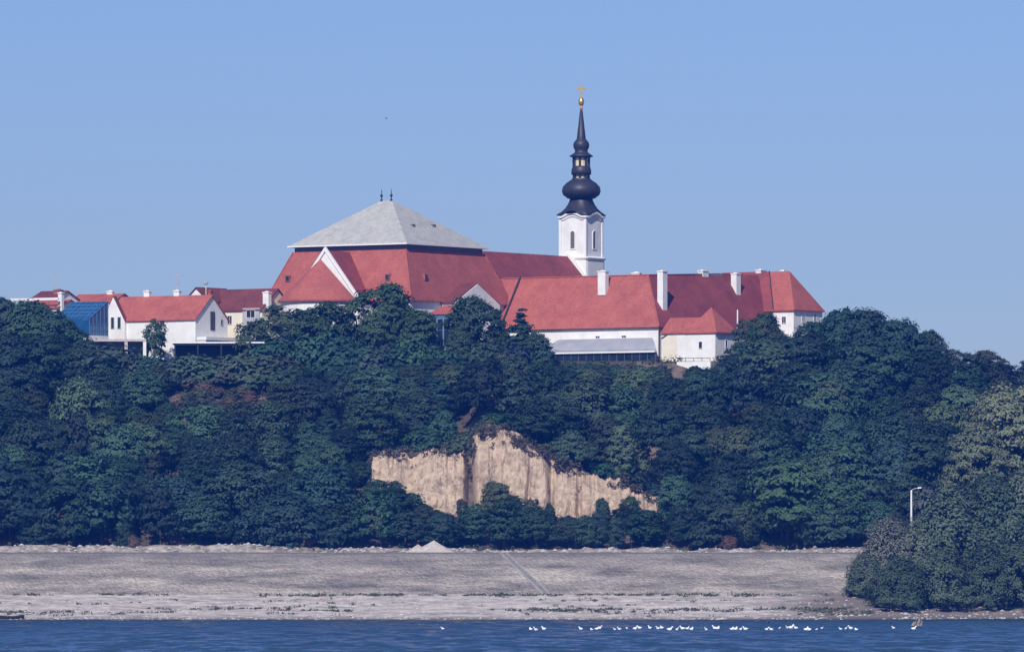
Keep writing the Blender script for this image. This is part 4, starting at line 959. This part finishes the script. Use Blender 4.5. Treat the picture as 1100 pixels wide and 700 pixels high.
# front to back over the whole slope; a coarse picture grid keeps hidden trees out
occ = set()
def cover(px, row_t, row_b, rx, add=True):
    new = tot = 0
    for a in range(int((px-rx)//4), int((px+rx)//4)+1):
        for b in range(int(row_t//4), int(row_b//4)+1):
            u_ = (a*4+2-px)/rx; v_ = (b*4+2-(row_t+row_b)/2)/((row_b-row_t)/2)
            if u_*u_ + v_*v_ < 1 and 0 <= a*4 < 1100:
                tot += 1
                if (a, b) not in occ:
                    new += 1
                    if add: occ.add((a, b))
    return new, tot
yrow = 1694.0; k = 0
while yrow < 1786:
    pxs = -24 + (17 if k % 2 else 0)
    while pxs < 1130:
        px = pxs + rnd.uniform(-9, 9); Y = yrow + rnd.uniform(-3, 3); x = px2x(px, Y)
        pxs += 33
        if x2px(x, Y) > 960 and Y < 1700: pass
        if 195 < px < 312 and Y > 1764: continue
        z = ground(x, Y)
        ht = rnd.uniform(7.5, 14.5)
        q_ = rnd.random(); key = 'broad' if q_ < 0.42 else 'spread' if q_ < 0.74 else 'upright' if q_ < 0.93 else 'airy'; wv = rnd.uniform(0.8, 1.25)
        lim = interp(SKYLINE, px)
        if 190 < px < 290 and Y > 1728: lim = 432
        # room under the skyline
        ok = False
        if px < 110 or px > 790: ht *= 1.15
        if px < 70 and Y > 1755: ht = 17
        for _ in range(10):
            s = ht/KIND[key][-1][1]; rx = KIND[key][-1][0]*s*wv*0.5*F/Y; rt = z2row(z+ht, Y); rb = z2row(z+ht*0.12, Y)
            lim_ = max(interp(SKYLINE, px-rx*0.6), interp(SKYLINE, px+rx*0.6), lim)
            if rt < lim_ - 2 or blocked(px, rt, rx, rt, rb):
                ht *= 0.86
                if ht < 5: key = 'bush'
                if ht < 2.2: break
            else: ok = True; break
        if not ok: continue
        new, tot = cover(px, rt, rb, rx, add=False)
        if tot == 0 or new < 0.16*tot: continue
        cover(px, rt, rb, rx)
        nn = fb(px*0.011, Y*0.04, 3.0)
        ci = rnd.choice([0, 1, 2, 5, 1]) if nn < 0.12 else rnd.choice([1, 3, 3, 5])
        if z2row(z, Y) > 545 and px < 420: ci = rnd.choice([0, 2, 2, 0])  # darkest greens chosen here in place of shade low on the left
        if 190 < px < 320 and z2row(z, Y) < 470: ci = rnd.choice([4, 4, 3, 1])
        if 960 < px < 1100 and rnd.random() < 0.3: ci = 4
        wood_tree(px, Y, ht, ci, key, wv)
    yrow += 8.6; k += 1
print('wood trees', ntree[0])
# trees that stand out
def at_top(key, name, px, Y, row_top, col, label, cat='tree', width=1.0, z=None, group=None):
    x = px2x(px, Y); zz = ground(x, Y) if z is None else z
    return tree(key, name, px, Y, row2z(row_top, Y) - zz, col, label, cat, group, width, z)
at_top('broad', 'leafy_tree', 420, 1785, 305, (0.045, 0.085, 0.035), 'tall round tree before the middle of the great hall, highest of the hilltop trees', width=0.95)
at_top('broad', 'leafy_tree', 447, 1783, 332, (0.05, 0.095, 0.038), 'smaller round tree leaning on the right of the tallest hall tree', width=0.95)
at_top('broad', 'leafy_tree', 404, 1781, 338, (0.05, 0.09, 0.04), 'round tree at the foot of the tallest hall tree on its left', width=0.95)
at_top('broad', 'leafy_tree', 352, 1781, 326, (0.036, 0.07, 0.030), 'wide dark tree right under the apse with white wall showing beside it', width=1.3)
at_top('airy', 'loose_tree', 302, 1782, 330, (0.055, 0.085, 0.042), 'loose see-through tree left of the apse, white wall showing through it', width=1.25)
at_top('airy', 'loose_tree', 272, 1780, 346, (0.06, 0.09, 0.045), 'loose small tree in front of the cream house', width=0.9)
at_top('broad', 'leafy_tree', 511, 1782, 319, (0.030, 0.062, 0.030), 'dark dense round tree before the white side gable of the hall', width=0.85)
at_top('broad', 'leafy_tree', 496, 1778, 350, (0.04, 0.075, 0.035), 'dark tree just right of the blue glazed annex', width=0.7)
at_top('conifer', 'conifer', 558, 1782, 331, (0.034, 0.070, 0.038), 'pointed conifer before the left end of the red front wing', width=1.35)
at_top('upright', 'leafy_tree', 537, 1780, 356, (0.04, 0.078, 0.036), 'leafy tree squeezed left of the pointed conifer', width=0.9)
at_top('broad', 'leafy_tree', 576, 1779, 357, (0.04, 0.076, 0.036), 'leafy tree right of the conifer at the pavilion end', width=0.75)
at_top('airy', 'small_tree', 166, 1781, 344, (0.045, 0.085, 0.04), 'small young tree in front of the white house wall', width=0.72)
at_top('broad', 'leafy_tree', 822, 1784, 336, (0.042, 0.075, 0.034), 'leafy tree before the left side of the monastery end block', width=0.85)
at_top('airy', 'loose_tree', 800, 1786, 343, (0.05, 0.075, 0.04), 'loose tree right of the white pole, roof seen through it', width=0.9)
at_top('large', 'pale_tree', 1084, 1712, 414, (0.165, 0.195, 0.11), 'large pale yellowish green tree at the right edge of the slope', width=0.95)
at_top('large', 'pale_tree', 1056, 1708, 452, (0.13, 0.16, 0.09), 'smaller pale green tree at the left of the large pale one', width=0.9)
at_top('broad', 'rounded_tree', 846, 1696, 490, (0.056, 0.108, 0.048), 'broad fresh green round tree low on the slope right of the cliff', width=1.05)
at_top('broad', 'rounded_tree', 898, 1695, 512, (0.05, 0.105, 0.045), 'round green tree low on the slope just left of the willows', width=1.1)
at_top('bush', 'rusty_shrub', 784, 1684, 576, (0.12, 0.068, 0.05), 'rusty reddish shrub on the embankment crest', 'shrub', width=1.1)
at_top('bush', 'rusty_shrub', 329, 1685, 567, (0.12, 0.078, 0.056), 'brownish dry bush on the crest at the left of the sand heaps', 'shrub', width=0.7)
at_top('bush', 'rusty_shrub', 143, 1685, 575, (0.11, 0.078, 0.06), 'brownish dry bush at the far left of the crest', 'shrub', width=0.7)
for k, px_ in enumerate(range(112, 300, 13)):
    p = px_ + rnd.uniform(-3, 3); tp = interp([(110, 376), (125, 384), (160, 386), (200, 386), (240, 384), (300, 383)], p) + rnd.uniform(-3, 3)
    if 205 < p and k % 3 == 0: continue
    nm = 'on the terrace edge' if p < 160 else 'between terrace and canopy' if p < 205 else 'along the front of the canopy'
    at_top('bush', 'leafy_bush', p, 1772 + rnd.uniform(-2, 1), tp, tuple(c*rnd.uniform(0.9, 1.3) for c in PALETTE[(1, 4, 4, 3)[k % 4]]), 'green hilltop bush ' + nm, 'bush', 1.5, group='hilltop bushes ' + nm)
for px_, Y, tp in ((52, 1774, 334), (76, 1772, 350), (96, 1771, 366), (108, 1769, 378)):
    at_top('broad', 'leafy_tree', px_, Y, tp, PALETTE[0], {52: 'round tree just left of the conservatory roof', 76: 'tree covering the front of the conservatory', 96: 'tree under the right corner of the conservatory', 108: 'low tree between conservatory and terrace'}[px_], width=0.8)
for k, px_ in enumerate(range(590, 712, 12)):
    at_top('bush', 'leafy_bush', px_ + rnd.uniform(-3, 3), 1779, interp([(590, 384), (620, 391), (712, 394)], px_) + rnd.uniform(-2, 2), tuple(c*rnd.uniform(.85, 1.2) for c in PALETTE[(0, 4, 1)[k % 3]]), 'green hilltop bush along the plinth of the glass pavilion', 'bush', 1.3, group='hilltop bushes along the pavilion')
for px_, Y, tp, c, w__, lab in ((533, 1711, 517, (0.085, 0.11, 0.055), 0.75, 'pale green bush at the foot of the middle of the bare cliff'),
        (497, 1711, 535, (0.05, 0.06, 0.045), 0.6, 'dark bush at the foot of the dark cliff gully'),
        (424, 1712, 516, (0.04, 0.07, 0.04), 0.8, 'dark bush overlapping the left lower end of the bare cliff'),
        (648, 1713, 534, (0.035, 0.07, 0.04), 0.55, 'dark bush before the right part of the bare cliff'),
        (676, 1713, 533, (0.045, 0.085, 0.04), 0.7, 'bush covering the foot of the right tip of the bare cliff'),
        (590, 1711, 541, (0.03, 0.06, 0.04), 0.6, 'dark bush below the second cliff gully')):
    at_top('broad', 'leafy_bush', px_, Y, tp, c, lab, 'bush', w__)
for k, px_ in enumerate(range(402, 706, 10)):
    p = px_ + rnd.uniform(-4, 4)
    if 426 < p < 452 or 503 < p < 511 or rnd.random() < 0.12: continue
    Y = 1728.5 + rnd.uniform(0, 5); tp = interp(CL_TOP, p) - rnd.uniform(6, 17) - (14 if p < 500 else 0)*rnd.random()
    x_ = px2x(p, Y); z_ = min(ground(x_, Y), row2z(interp(CL_TOP, p) + 2, 1726)) + 0.2
    nm = 'left' if p < 505 else 'middle' if p < 600 else 'right'
    tree('bush', 'leafy_bush', p, Y, max(1.4, row2z(tp, Y) - z_), tuple(c*rnd.uniform(.7, 1.25) for c in PALETTE[rnd.choice([0, 1, 4, 4, 2])]), 'scrubby bush hanging over the ' + nm + ' part of the bare cliff top', 'bush', 'bushes along the ' + nm + ' cliff top', 1.35, z_)
for k, px_ in enumerate(range(296, 590, 15)):
    p = px_ + rnd.uniform(-4, 4)
    nm = 'below the apse' if p < 390 else 'below the great hall' if p < 480 else 'between annex and pavilion'
    tp = interp([(296, 368), (340, 366), (390, 372), (440, 372), (480, 378), (520, 366), (590, 376)], p) + rnd.uniform(-5, 5)
    at_top('bush', 'leafy_bush', p, 1776 + rnd.uniform(-2, 3), tp, tuple(c*rnd.uniform(.75, 1.2) for c in PALETTE[(0, 2, 1, 5)[k % 4]]), 'dense hilltop bush ' + nm, 'bush', 1.1, group='dense hilltop bushes ' + nm)
for px_, Y, tp, w__, lab in ((6, 1776, 318, 1.15, 'tall dark tree at the left picture edge, on the hilltop'), (33, 1775, 325, 1.1, 'tall dark tree second from the left picture edge on the hilltop'),
        (902, 1777, 332, 1.0, 'tall tree on the hilltop just right of the monastery end block'), (930, 1775, 333, 1.0, 'tall tree on the hilltop second right of the end block'),
        (966, 1774, 343, 1.1, 'broad tree on the hilltop skyline above the lamp post'), (998, 1772, 354, 0.9, 'skyline tree before the dip right of the lamp post'), (872, 1777, 346, 0.9, 'tree covering the foot of the monastery end block')):
    at_top('spread' if px_ in (33, 930, 966) else 'broad', 'leafy_tree', px_, Y, tp, tuple(c*rnd.uniform(.8, 1.15) for c in PALETTE[rnd.choice([0, 2, 1])]), lab, width=w__*0.85)
for k in range(26):
    p = 192 + 118*((k*0.618) % 1.0); Y = 1756 + 15*rnd.random()
    dry = rnd.random() < 0.78
    tree('bush', 'dry_bush' if dry else 'leafy_bush', p, Y, rnd.uniform(2.0, 4.0), tuple(c*rnd.uniform(.8, 1.2) for c in ((0.115, 0.085, 0.062) if dry else PALETTE[4])),
         'brownish dry bush on the open slope under the canopy' if dry else 'grey green low bush on the open slope under the canopy', 'bush', ('dry bushes' if dry else 'green bushes') + ' on the open slope under the canopy', 1.2)
# willows on the right-hand shore
for px_, Y, rt, w_, c, lab in ((928, 1646, 596, 1.25, (0.10,0.135,0.085), 'lowest grey green willow bush at the left tip of the shore thicket'),
        (954, 1648, 560, 0.95, (0.14,0.155,0.115), 'greyish willow with pale twigs just left of the lamp post'),
        (990, 1650, 557, 0.9, (0.13,0.165,0.105), 'grey green willow standing right in front of the lamp post'),
        (1022, 1649, 528, 0.85, (0.085,0.125,0.075), 'tall grey green willow in the middle of the shore thicket'),
        (1060, 1651, 520, 0.8, (0.07,0.115,0.065), 'tall willow second from the right edge of the shore'),
        (1098, 1652, 508, 0.75, (0.115,0.155,0.095), 'tallest willow of the shore thicket at the right edge'),
        (968, 1630, 600, 1.25, (0.06,0.10,0.055), 'low willow at the water side of the shore thicket, left'),
        (1012, 1634, 590, 1.2, (0.09,0.13,0.075), 'low willow at the water side of the shore thicket, centre'),
        (1056, 1638, 588, 1.2, (0.065,0.105,0.06), 'low willow at the water side of the shore thicket, right'),
        (1096, 1640, 584, 1.2, (0.08,0.12,0.07), 'low willow at the water side by the right picture edge')):
    at_top('willow', 'willow', px_, Y, rt, c, lab, 'willow', w_)
print('trees', ntree[0])

# undergrowth: low scrub between the trees
rg = random.Random(21); vs = []; fs = []
for _ in range(1500):
    px = rg.uniform(-30, 1130); Y = rg.uniform(1690, 1786); x = px2x(px, Y); z = ground(x, Y); row = z2row(z, Y)
    cr = rg.uniform(0.8, 1.9)
    if blocked(px, row, cr*4, row-cr*7, row+3): continue
    for _ in range(42):
        d = Vector((rg.gauss(0,1), rg.gauss(0,1), abs(rg.gauss(0,1)))).normalized(); rr = cr*rg.uniform(0.6, 1.1)
        leaf_quad(vs, fs, Vector((x, Y, z-0.1)) + Vector((d.x*rr*1.2, d.y*rr*1.2, d.z*rr*0.9)), d + Vector((rg.gauss(0,.4), rg.gauss(0,.4), 0.3)), 0.42, rg)
me = bpy.data.meshes.new('undergrowth'); me.from_pydata(vs, [], fs); me.materials.append(M['leaf'])
ug = bpy.data.objects.new('undergrowth', me); COL.objects.link(ug); ug.color = (0.055, 0.085, 0.035, 1)
tag(ug, 'low green scrub covering the slope between the trees', 'undergrowth', kind='stuff')
# dry scrub hanging over the bare face and growing in its gullies
vs = []; fs = []
for _ in range(560):
    px = rg.uniform(396, 708); top = interp(CL_TOP, px)
    row = top + rg.choice([rg.uniform(-6, 3), rg.uniform(-22, 0), rg.uniform(-14, 8)])
    if fb(px*0.03, row*0.05, 17.0) < -0.05 and row > top - 4: continue
    if 400 < px < 512 and rg.random() < 0.85: row = rg.uniform(456, 489)
    if 422 < px < 455 and abs((row-466) - (px-428)*0.9) < 7: continue
    if rg.random() < 0.12: row = top + rg.uniform(4, 40)
    Y = 1721.5 + rg.uniform(0, 2) + max(0, (top-row))*0.25; x = px2x(px, Y); z = row2z(row, Y); cr = rg.uniform(0.5, 1.1)
    if row < top - 3: z = max(ground(x, Y), min(z, ground(x, Y)+0.3))
    for _ in range(30):
        d = Vector((rg.gauss(0,1), rg.gauss(0,1), rg.gauss(0,1))).normalized(); rr = cr*rg.uniform(0.5, 1.1)
        leaf_quad(vs, fs, Vector((x, Y-0.6, z)) + d*rr, d + Vector((rg.gauss(0,.4), rg.gauss(0,.4), 0.3)), 0.30, rg, 2.4)
me = bpy.data.meshes.new('dry_scrub'); me.from_pydata(vs, [], fs); me.materials.append(M['leaf'])
ug = bpy.data.objects.new('dry_scrub', me); COL.objects.link(ug); ug.color = (0.088, 0.078, 0.06, 1)
tag(ug, 'dry brownish scrub along the upper edge of the bare cliff', 'scrub', kind='stuff')
# weeds in streaks on the beach
vs = []; fs = []
for _ in range(1500):
    px = rg.uniform(-10, 960); t = rg.choice([rg.gauss(0.42, 0.05), rg.gauss(0.50, 0.04), rg.gauss(0.97, 0.02), rg.uniform(0.2, 0.9)])
    x = px2x(px, 1625)
    if fb(x*0.025, t*9, 12.0) < 0.10 + (0.08 if t < 0.6 else -0.05): continue
    ys = shore_y(x); Y = lerp(ys, EB, min(0.985, max(0.1, t))); z = beach_z(x, Y); cr = rg.uniform(0.3, 0.8)
    for _ in range(14):
        d = Vector((rg.gauss(0,1.6), rg.gauss(0,1), abs(rg.gauss(0,0.5))))
        leaf_quad(vs, fs, Vector((x, Y, z)) + d*cr*0.7, d + Vector((0,-0.2,0.6)), 0.3, rg, 2.0)
me = bpy.data.meshes.new('beach_weeds'); me.from_pydata(vs, [], fs); me.materials.append(M['leaf'])
ug = bpy.data.objects.new('beach_weeds', me); COL.objects.link(ug); ug.color = (0.062, 0.075, 0.045, 1)
tag(ug, 'low green weeds in streaks along the gravel beach', 'weeds', kind='stuff')
# loose stones
vs = []; fs = []
def rock(c, r, sx):
    k = len(vs); pts = []
    for (a, b, d) in ((1,0,0),(-1,0,0),(0,1,0),(0,-1,0),(0,0,1),(0,0,-0.5)):
        q = rg.uniform(0.7, 1.2); vs.append((c[0]+a*r*sx*q + rg.uniform(-.15,.15)*r, c[1]+b*r*q, c[2]+d*r*0.75*q))
    for f_ in ((0,2,4),(2,1,4),(1,3,4),(3,0,4),(2,0,5),(1,2,5),(3,1,5),(0,3,5)): fs.append(tuple(k+i for i in f_))
for _ in range(2600):
    px = rg.uniform(-10, 1105); x = px2x(px, 1620); t = rg.choice([rg.gauss(0.08, 0.05), rg.gauss(0.3, 0.1), rg.gauss(0.55, 0.15), rg.uniform(0, 1)])
    t = min(0.98, max(-0.01, t))
    if fb(x*0.05, t*6, 30.0) < -0.12: continue
    ys = shore_y(x); Y = lerp(ys, EB, t); rock((x, Y, beach_z(x, Y)), rg.uniform(0.10, 0.34)*(1.5 if rg.random() < 0.06 else 1), rg.uniform(1, 1.8))
for _ in range(900):
    px = rg.uniform(-10, 920); Y = rg.uniform(1678, 1689); x = px2x(px, Y)
    rock((x, Y, crest_z(x, Y)), rg.uniform(0.15, 0.5), rg.uniform(1, 2))
me = bpy.data.meshes.new('loose_stones'); me.from_pydata(vs, [], fs); me.materials.append(M['stone'])
ls = bpy.data.objects.new('loose_stones', me); COL.objects.link(ls); tag(ls, 'pale loose stones strewn over beach and embankment crest', 'stones', kind='stuff')

# ------------------------------------------------------------------ small things
# low kerb along the crest, its dark colour standing in for a shadow line
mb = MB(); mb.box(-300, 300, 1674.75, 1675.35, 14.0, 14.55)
tag(mb.build('shadow_line_kerb', M['louvre']), 'long low kerb coloured dark as a shadow line along the top of the stone embankment', 'kerb')
# drainage chute with two pale edges
ch = empty('drain_chute', (px2x(560, 1662), 1662, 9.6))
def chute(name, p0, p1, wd, up, m):
    mb = MB(); q = []
    for (px, t) in (p0, p1):
        Y = lerp(EB, ET, t); x = px2x(px, Y); z = lerp(5.2, 14.3, t)
        q.append((x-ch.location.x, Y-1662, z-9.6))
    (x0,y0,z0),(x1,y1,z1) = q
    vs_ = [(x0-wd,y0,z0-0.6),(x0+wd,y0,z0-0.6),(x1+wd,y1,z1-0.6),(x1-wd,y1,z1-0.6),(x0-wd,y0,z0+up),(x0+wd,y0,z0+up),(x1+wd,y1,z1+up),(x1-wd,y1,z1+up)]
    mb.poly(vs_, [(3,2,1,0),(4,5,6,7),(0,1,5,4),(1,2,6,5),(2,3,7,6),(3,0,4,7)]); return mb.build(name, M[m], ch)
chute('channel', (586, 0.02), (541, 0.98), 0.62, 0.22, 'dark_stone')
chute('edge_beam', (582.5, 0.02), (537.5, 0.98), 0.10, 0.34, 'concrete'); chute('edge_beam', (589.5, 0.02), (544.5, 0.98), 0.10, 0.34, 'concrete')
tag(ch, 'sloping concrete drain chute running down the stone embankment', 'drain')
# sand heaps
def heap(px, Y, row_top, half, seed, label):
    x = px2x(px, Y); z0 = 14.2; H_ = row2z(row_top, Y) - z0; mb = MB(); rr = []
    for i in range(14):
        t = i/13.0; ring = []
        for k in range(36):
            a = 2*math.pi*k/36; r = half*(1-t)*(1+0.12*nz(math.cos(a)*1.5+seed, math.sin(a)*1.5, t*2))
            ring.append((r*math.cos(a), r*math.sin(a)*0.7, H_*t*(1-0.12*(1-t)) + (0.08*nz(a*3, t*8, seed) if 0 < i < 13 else 0) - (0.4 if i == 0 else 0)))
        rr.append(ring)
    mb.rings(rr); o = mb.build('sand_heap', M['sand'], None, (x, Y, z0)); tag(o, label, 'sand heap', 'heaps on the embankment crest')
heap(466, 1680, 580.0, 5.8, 1.3, 'taller pointed pale sand heap on the embankment crest')
heap(449, 1679, 584.2, 3.6, 4.1, 'lower pale sand heap left of the taller one')
# lamp post
lp = empty('lamp_post', (px2x(979, 1672), 1672, 14.0)); zt = row2z(526, 1672) - 14
mb = MB(); mb.lathe([(0.28, -1.0), (0.26, 0.0), (0.20, zt)], 10); mb.build('post', M['white'], lp)
mb = MB(); mb.tube([(0, 0, zt-0.1), (0.5, 0, zt+0.25), (1.5, 0, zt+0.45)], 0.06, 6); mb.build('arm', M['steel'], lp)
mb = MB(); mb.poly([(1.35,-0.2,zt+0.32),(2.3,-0.2,zt+0.42),(2.3,0.2,zt+0.42),(1.35,0.2,zt+0.32),(1.4,-0.14,zt+0.6),(2.2,-0.14,zt+0.66),(2.2,0.14,zt+0.66),(1.4,0.14,zt+0.6)], [(3,2,1,0),(4,5,6,7),(0,1,5,4),(1,2,6,5),(2,3,7,6),(3,0,4,7)]); mb.build('lamp_head', M['white'], lp)
tag(lp, 'tall white lamp post with a short arm above the shore willows', 'lamp post')
# rowing boat on the left shore
bx_ = px2x(11, 1602); bt = empty('rowing_boat', (bx_, 1602.5, 0.05), R(4))
def hull(off):
    rr = []
    for i in range(15):
        t = i/14.0*2-1; L = 3.0; wd = max(0.02, (1-abs(t)**2.6))*(0.85-off); sheer = 0.62 + 0.28*t*t
        ring = []
        for k in range(9):
            a = math.pi*k/8; ring.append((t*(L-off), -math.cos(a)*wd, (0.02+off) + (sheer-off*0.2)*(1-math.sin(a)**0.7)))
        rr.append(ring)
    return rr
mb = MB(); A = hull(0.0); B = hull(0.10); n = 9
mb.rings(A, cap=False, closed=False); mb.rings(B, cap=False, closed=False)
nb = 15*n
for i in range(14):
    for k in (0, 8): mb.f.append((i*n+k, (i+1)*n+k, nb+(i+1)*n+k, nb+i*n+k))
mb.build('hull', M['boat'], bt)
for a in (-1.2, 0.6):
    mb = MB(); mb.box(a, a+0.3, -0.72, 0.72, 0.42, 0.47); mb.build('thwart', M['wood'], bt)
tag(bt, 'dark open rowing boat lying at the water edge on the far left', 'boat')
# driftwood stump in the water
Yd = 12*F/(671.5-HZ); sx = px2x(985.5, Yd)
mb = MB(); s_ = Yd/F
mb.tube([(0.3*s_*2, 0, -0.4), (0.2, 0.0, 0.5), (0.45, 0.0, 1.1), (0.30, 0.0, 2.1)], [0.42, 0.34, 0.26, 0.10], 7)
mb.tube([(-0.9, 0.1, -0.4), (-0.55, 0.05, 0.5), (-0.15, 0.0, 1.2), (0.05, 0, 1.7)], [0.50, 0.36, 0.22, 0.08], 7)
mb.tube([(0.5, 0.1, -0.4), (0.8, 0.05, 0.4), (0.9, 0.0, 1.0)], [0.3, 0.22, 0.06], 6)
tag(mb.build('driftwood', M['wood'], None, (sx, Yd, 0)), 'grey forked driftwood stump standing out of the water at right', 'driftwood')

# birds
def bird_mesh(name, m, pts, rad, wing=None):
    mb = MB(); rr = []
    n = 9
    for i, (p, r) in enumerate(zip(pts, rad)):
        p = Vector(p); d = (Vector(pts[min(i+1, len(pts)-1)]) - Vector(pts[max(i-1,0)])).normalized()
        e1 = Vector((0,1,0)); e2 = d.cross(e1).normalized()
        rr.append([p + e1*math.cos(2*math.pi*k/n)*r*1.05 + e2*math.sin(2*math.pi*k/n)*r for k in range(n)])
    mb.rings(rr)
    if wing:
        for sg in (-1, 1):
            mb.poly([(0.14, sg*0.08, 0.12), (-0.16, sg*0.08, 0.12), (-0.05, sg*0.55, 0.34), (0.10, sg*0.55, 0.36), (-0.22, sg*1.05, 0.26), (-0.10, sg*0.98, 0.27),
                     (0.14, sg*0.08, 0.09), (-0.16, sg*0.08, 0.10), (-0.05, sg*0.55, 0.325), (0.10, sg*0.55, 0.335)],
                    [(0,1,2,3), (3,2,4,5), (6,9,8,7), (0,3,9,6), (1,7,8,2), (9,5,4,8)])
    me = bpy.data.meshes.new(name); me.from_pydata(mb.v, [], mb.f); me.polygons.foreach_set('use_smooth', [True]*len(me.polygons)); me.materials.append(m); me.update(); return me
P1 = [(-0.42,0,0.16),(-0.32,0,0.13),(-0.2,0,0.10),(0,0,0.09),(0.15,0,0.12),(0.22,0,0.20),(0.25,0,0.27),(0.30,0,0.30),(0.36,0,0.29),(0.45,0,0.26)]
R1 = [0.015,0.045,0.10,0.14,0.115,0.065,0.055,0.066,0.05,0.010]
P2 = [(-0.42,0,0.15),(-0.32,0,0.12),(-0.2,0,0.10),(0,0,0.09),(0.15,0,0.12),(0.20,0,0.18),(0.20,0,0.23),(0.15,0,0.26),(0.08,0,0.26),(0.0,0,0.24)]
P3 = [(-0.42,0,0.02),(-0.3,0,0.04),(-0.18,0,0.05),(0,0,0.07),(0.15,0,0.08),(0.24,0,0.09),(0.30,0,0.10),(0.35,0,0.10),(0.40,0,0.09),(0.48,0,0.07)]
g1 = bird_mesh('gull', M['gull'], P1, R1); g2 = bird_mesh('gull', M['gull'], P2, R1)
d1 = bird_mesh('duck', M['brownbird'], P1, R1); fl_ = bird_mesh('flying_bird', M['brownbird'], P3, [r*0.8 for r in R1], wing=True)
def bird(me, name, px, row, sc, label, cat, group=None, z=None, Y=None, flip=None):
    Y = Y or CAMH*F/(row-HZ); o = bpy.data.objects.new(name, me); COL.objects.link(o)
    o.location = (px2x(px, Y), Y, -0.06*sc if z is None else z); o.scale = (sc*0.82, sc, sc*1.3) if name != 'flying_bird' else (sc, sc, sc)
    o.rotation_euler = (0, 0, (math.pi if (rnd.random() < 0.5 if flip is None else flip) else 0) + rnd.uniform(-0.9, 0.9))
    tag(o, label, cat, group); return o
CLUS = [('in the trio at the left end of the gull row', [(570,1),(575.7,1),(584,1)]), ('alone between the trio and the close pair', [(624,1)]),
        ('in the close pair left of the row middle', [(635,.7),(641,1),(644.5,1)]), ('in the sparse gap after the close pair', [(660,.7),(665,1),(673,.6)]),
        ('in the middle of the gull row', [(682,1.05),(687,1),(698,1.05),(707,.9),(711,.9)]), ('in the dense clump right of the row middle', [(720,1.1),(727,.9),(733,1),(738.5,1),(743.5,1.1)]),
        ('in the group below the low flying dark bird', [(759,.9),(767.5,1.1),(771,1.1)]), ('in the line of five below the beach weeds', [(786.5,1.05),(790,1.1),(796,.8),(801,1)]),
        ('among the small gulls below the skimming bird', [(823.6,.75),(828,.8),(837,.6)]), ('in the bright group on the right half', [(845.5,.9),(849.5,1.2),(855,1.15)]),
        ('in the bright pair left of the willow tip', [(866,1.1),(869.5,1.1)]), ('in the faint pair left of the willow tip', [(877.5,.55),(882.5,.6)]),
        ('in the group below the willow tip', [(902.6,.75),(908.5,.8),(914,1.3),(919.6,.9)]), ('alone and small left of the driftwood', [(960,.75)]), ('just in front of the driftwood stump', [(982,1.2)])]
for where, L in CLUS:
    for px_, s in L:
        bird(rnd.choice([g1, g1, g2]), 'gull', px_ + rnd.uniform(-.4, .4), 675.2 + rnd.uniform(-1.0, 1.3), rnd.uniform(1.3, 1.65)*s, ('small ' if s < 0.8 else '') + 'white gull floating ' + where, 'gull', 'gulls floating in a row, ' + where)
bird(d1, 'duck', 453, 673.8, 1.1, 'brown duck swimming at the far left of the birds', 'duck', flip=True)
bird(d1, 'duck', 480, 673.2, 1.1, 'dark duck right beside the leftmost white gull', 'duck', flip=False)
bird(g1, 'gull', 475.5, 675.2, 1.1, 'white gull beside the dark duck, leftmost of all gulls', 'gull')
for px_, row, Y, lab in ((775, 669, 1400, 'dark bird flying low over the middle of the gull row'), (826, 668.5, 1400, 'brown bird skimming the water over the right gulls'), (956, 669.5, 1400, 'dark bird low over the water left of the driftwood')):
    bird(fl_, 'flying_bird', px_, row, 1.0, lab, 'bird', Y=Y, z=row2z(row, Y))
bird(fl_, 'flying_bird', 415, 127.5, 0.7, 'tiny dark bird flying high in the sky above the great hall', 'bird', Y=1700, z=row2z(127.5, 1700))

# ------------------------------------------------------------------ haze
hm = bpy.data.materials.new('haze'); hm.use_nodes = True; t = hm.node_tree
for n_ in list(t.nodes):
    if n_.type != 'OUTPUT_MATERIAL': t.nodes.remove(n_)
pvn = t.nodes.new('ShaderNodeVolumePrincipled'); pvn.inputs['Color'].default_value = HAZE_COLOR; pvn.inputs['Density'].default_value = HAZE_DENSITY
pvn.inputs['Anisotropy'].default_value = 0.0
t.links.new(pvn.outputs[0], t.nodes['Material Output'].inputs['Volume'])
mb = MB(); mb.box(-500, 500, -60, 2520, -5.0, 128)
hz = mb.build('haze', hm); tag(hz, 'thin blue haze over river and hill', 'haze', kind='stuff')
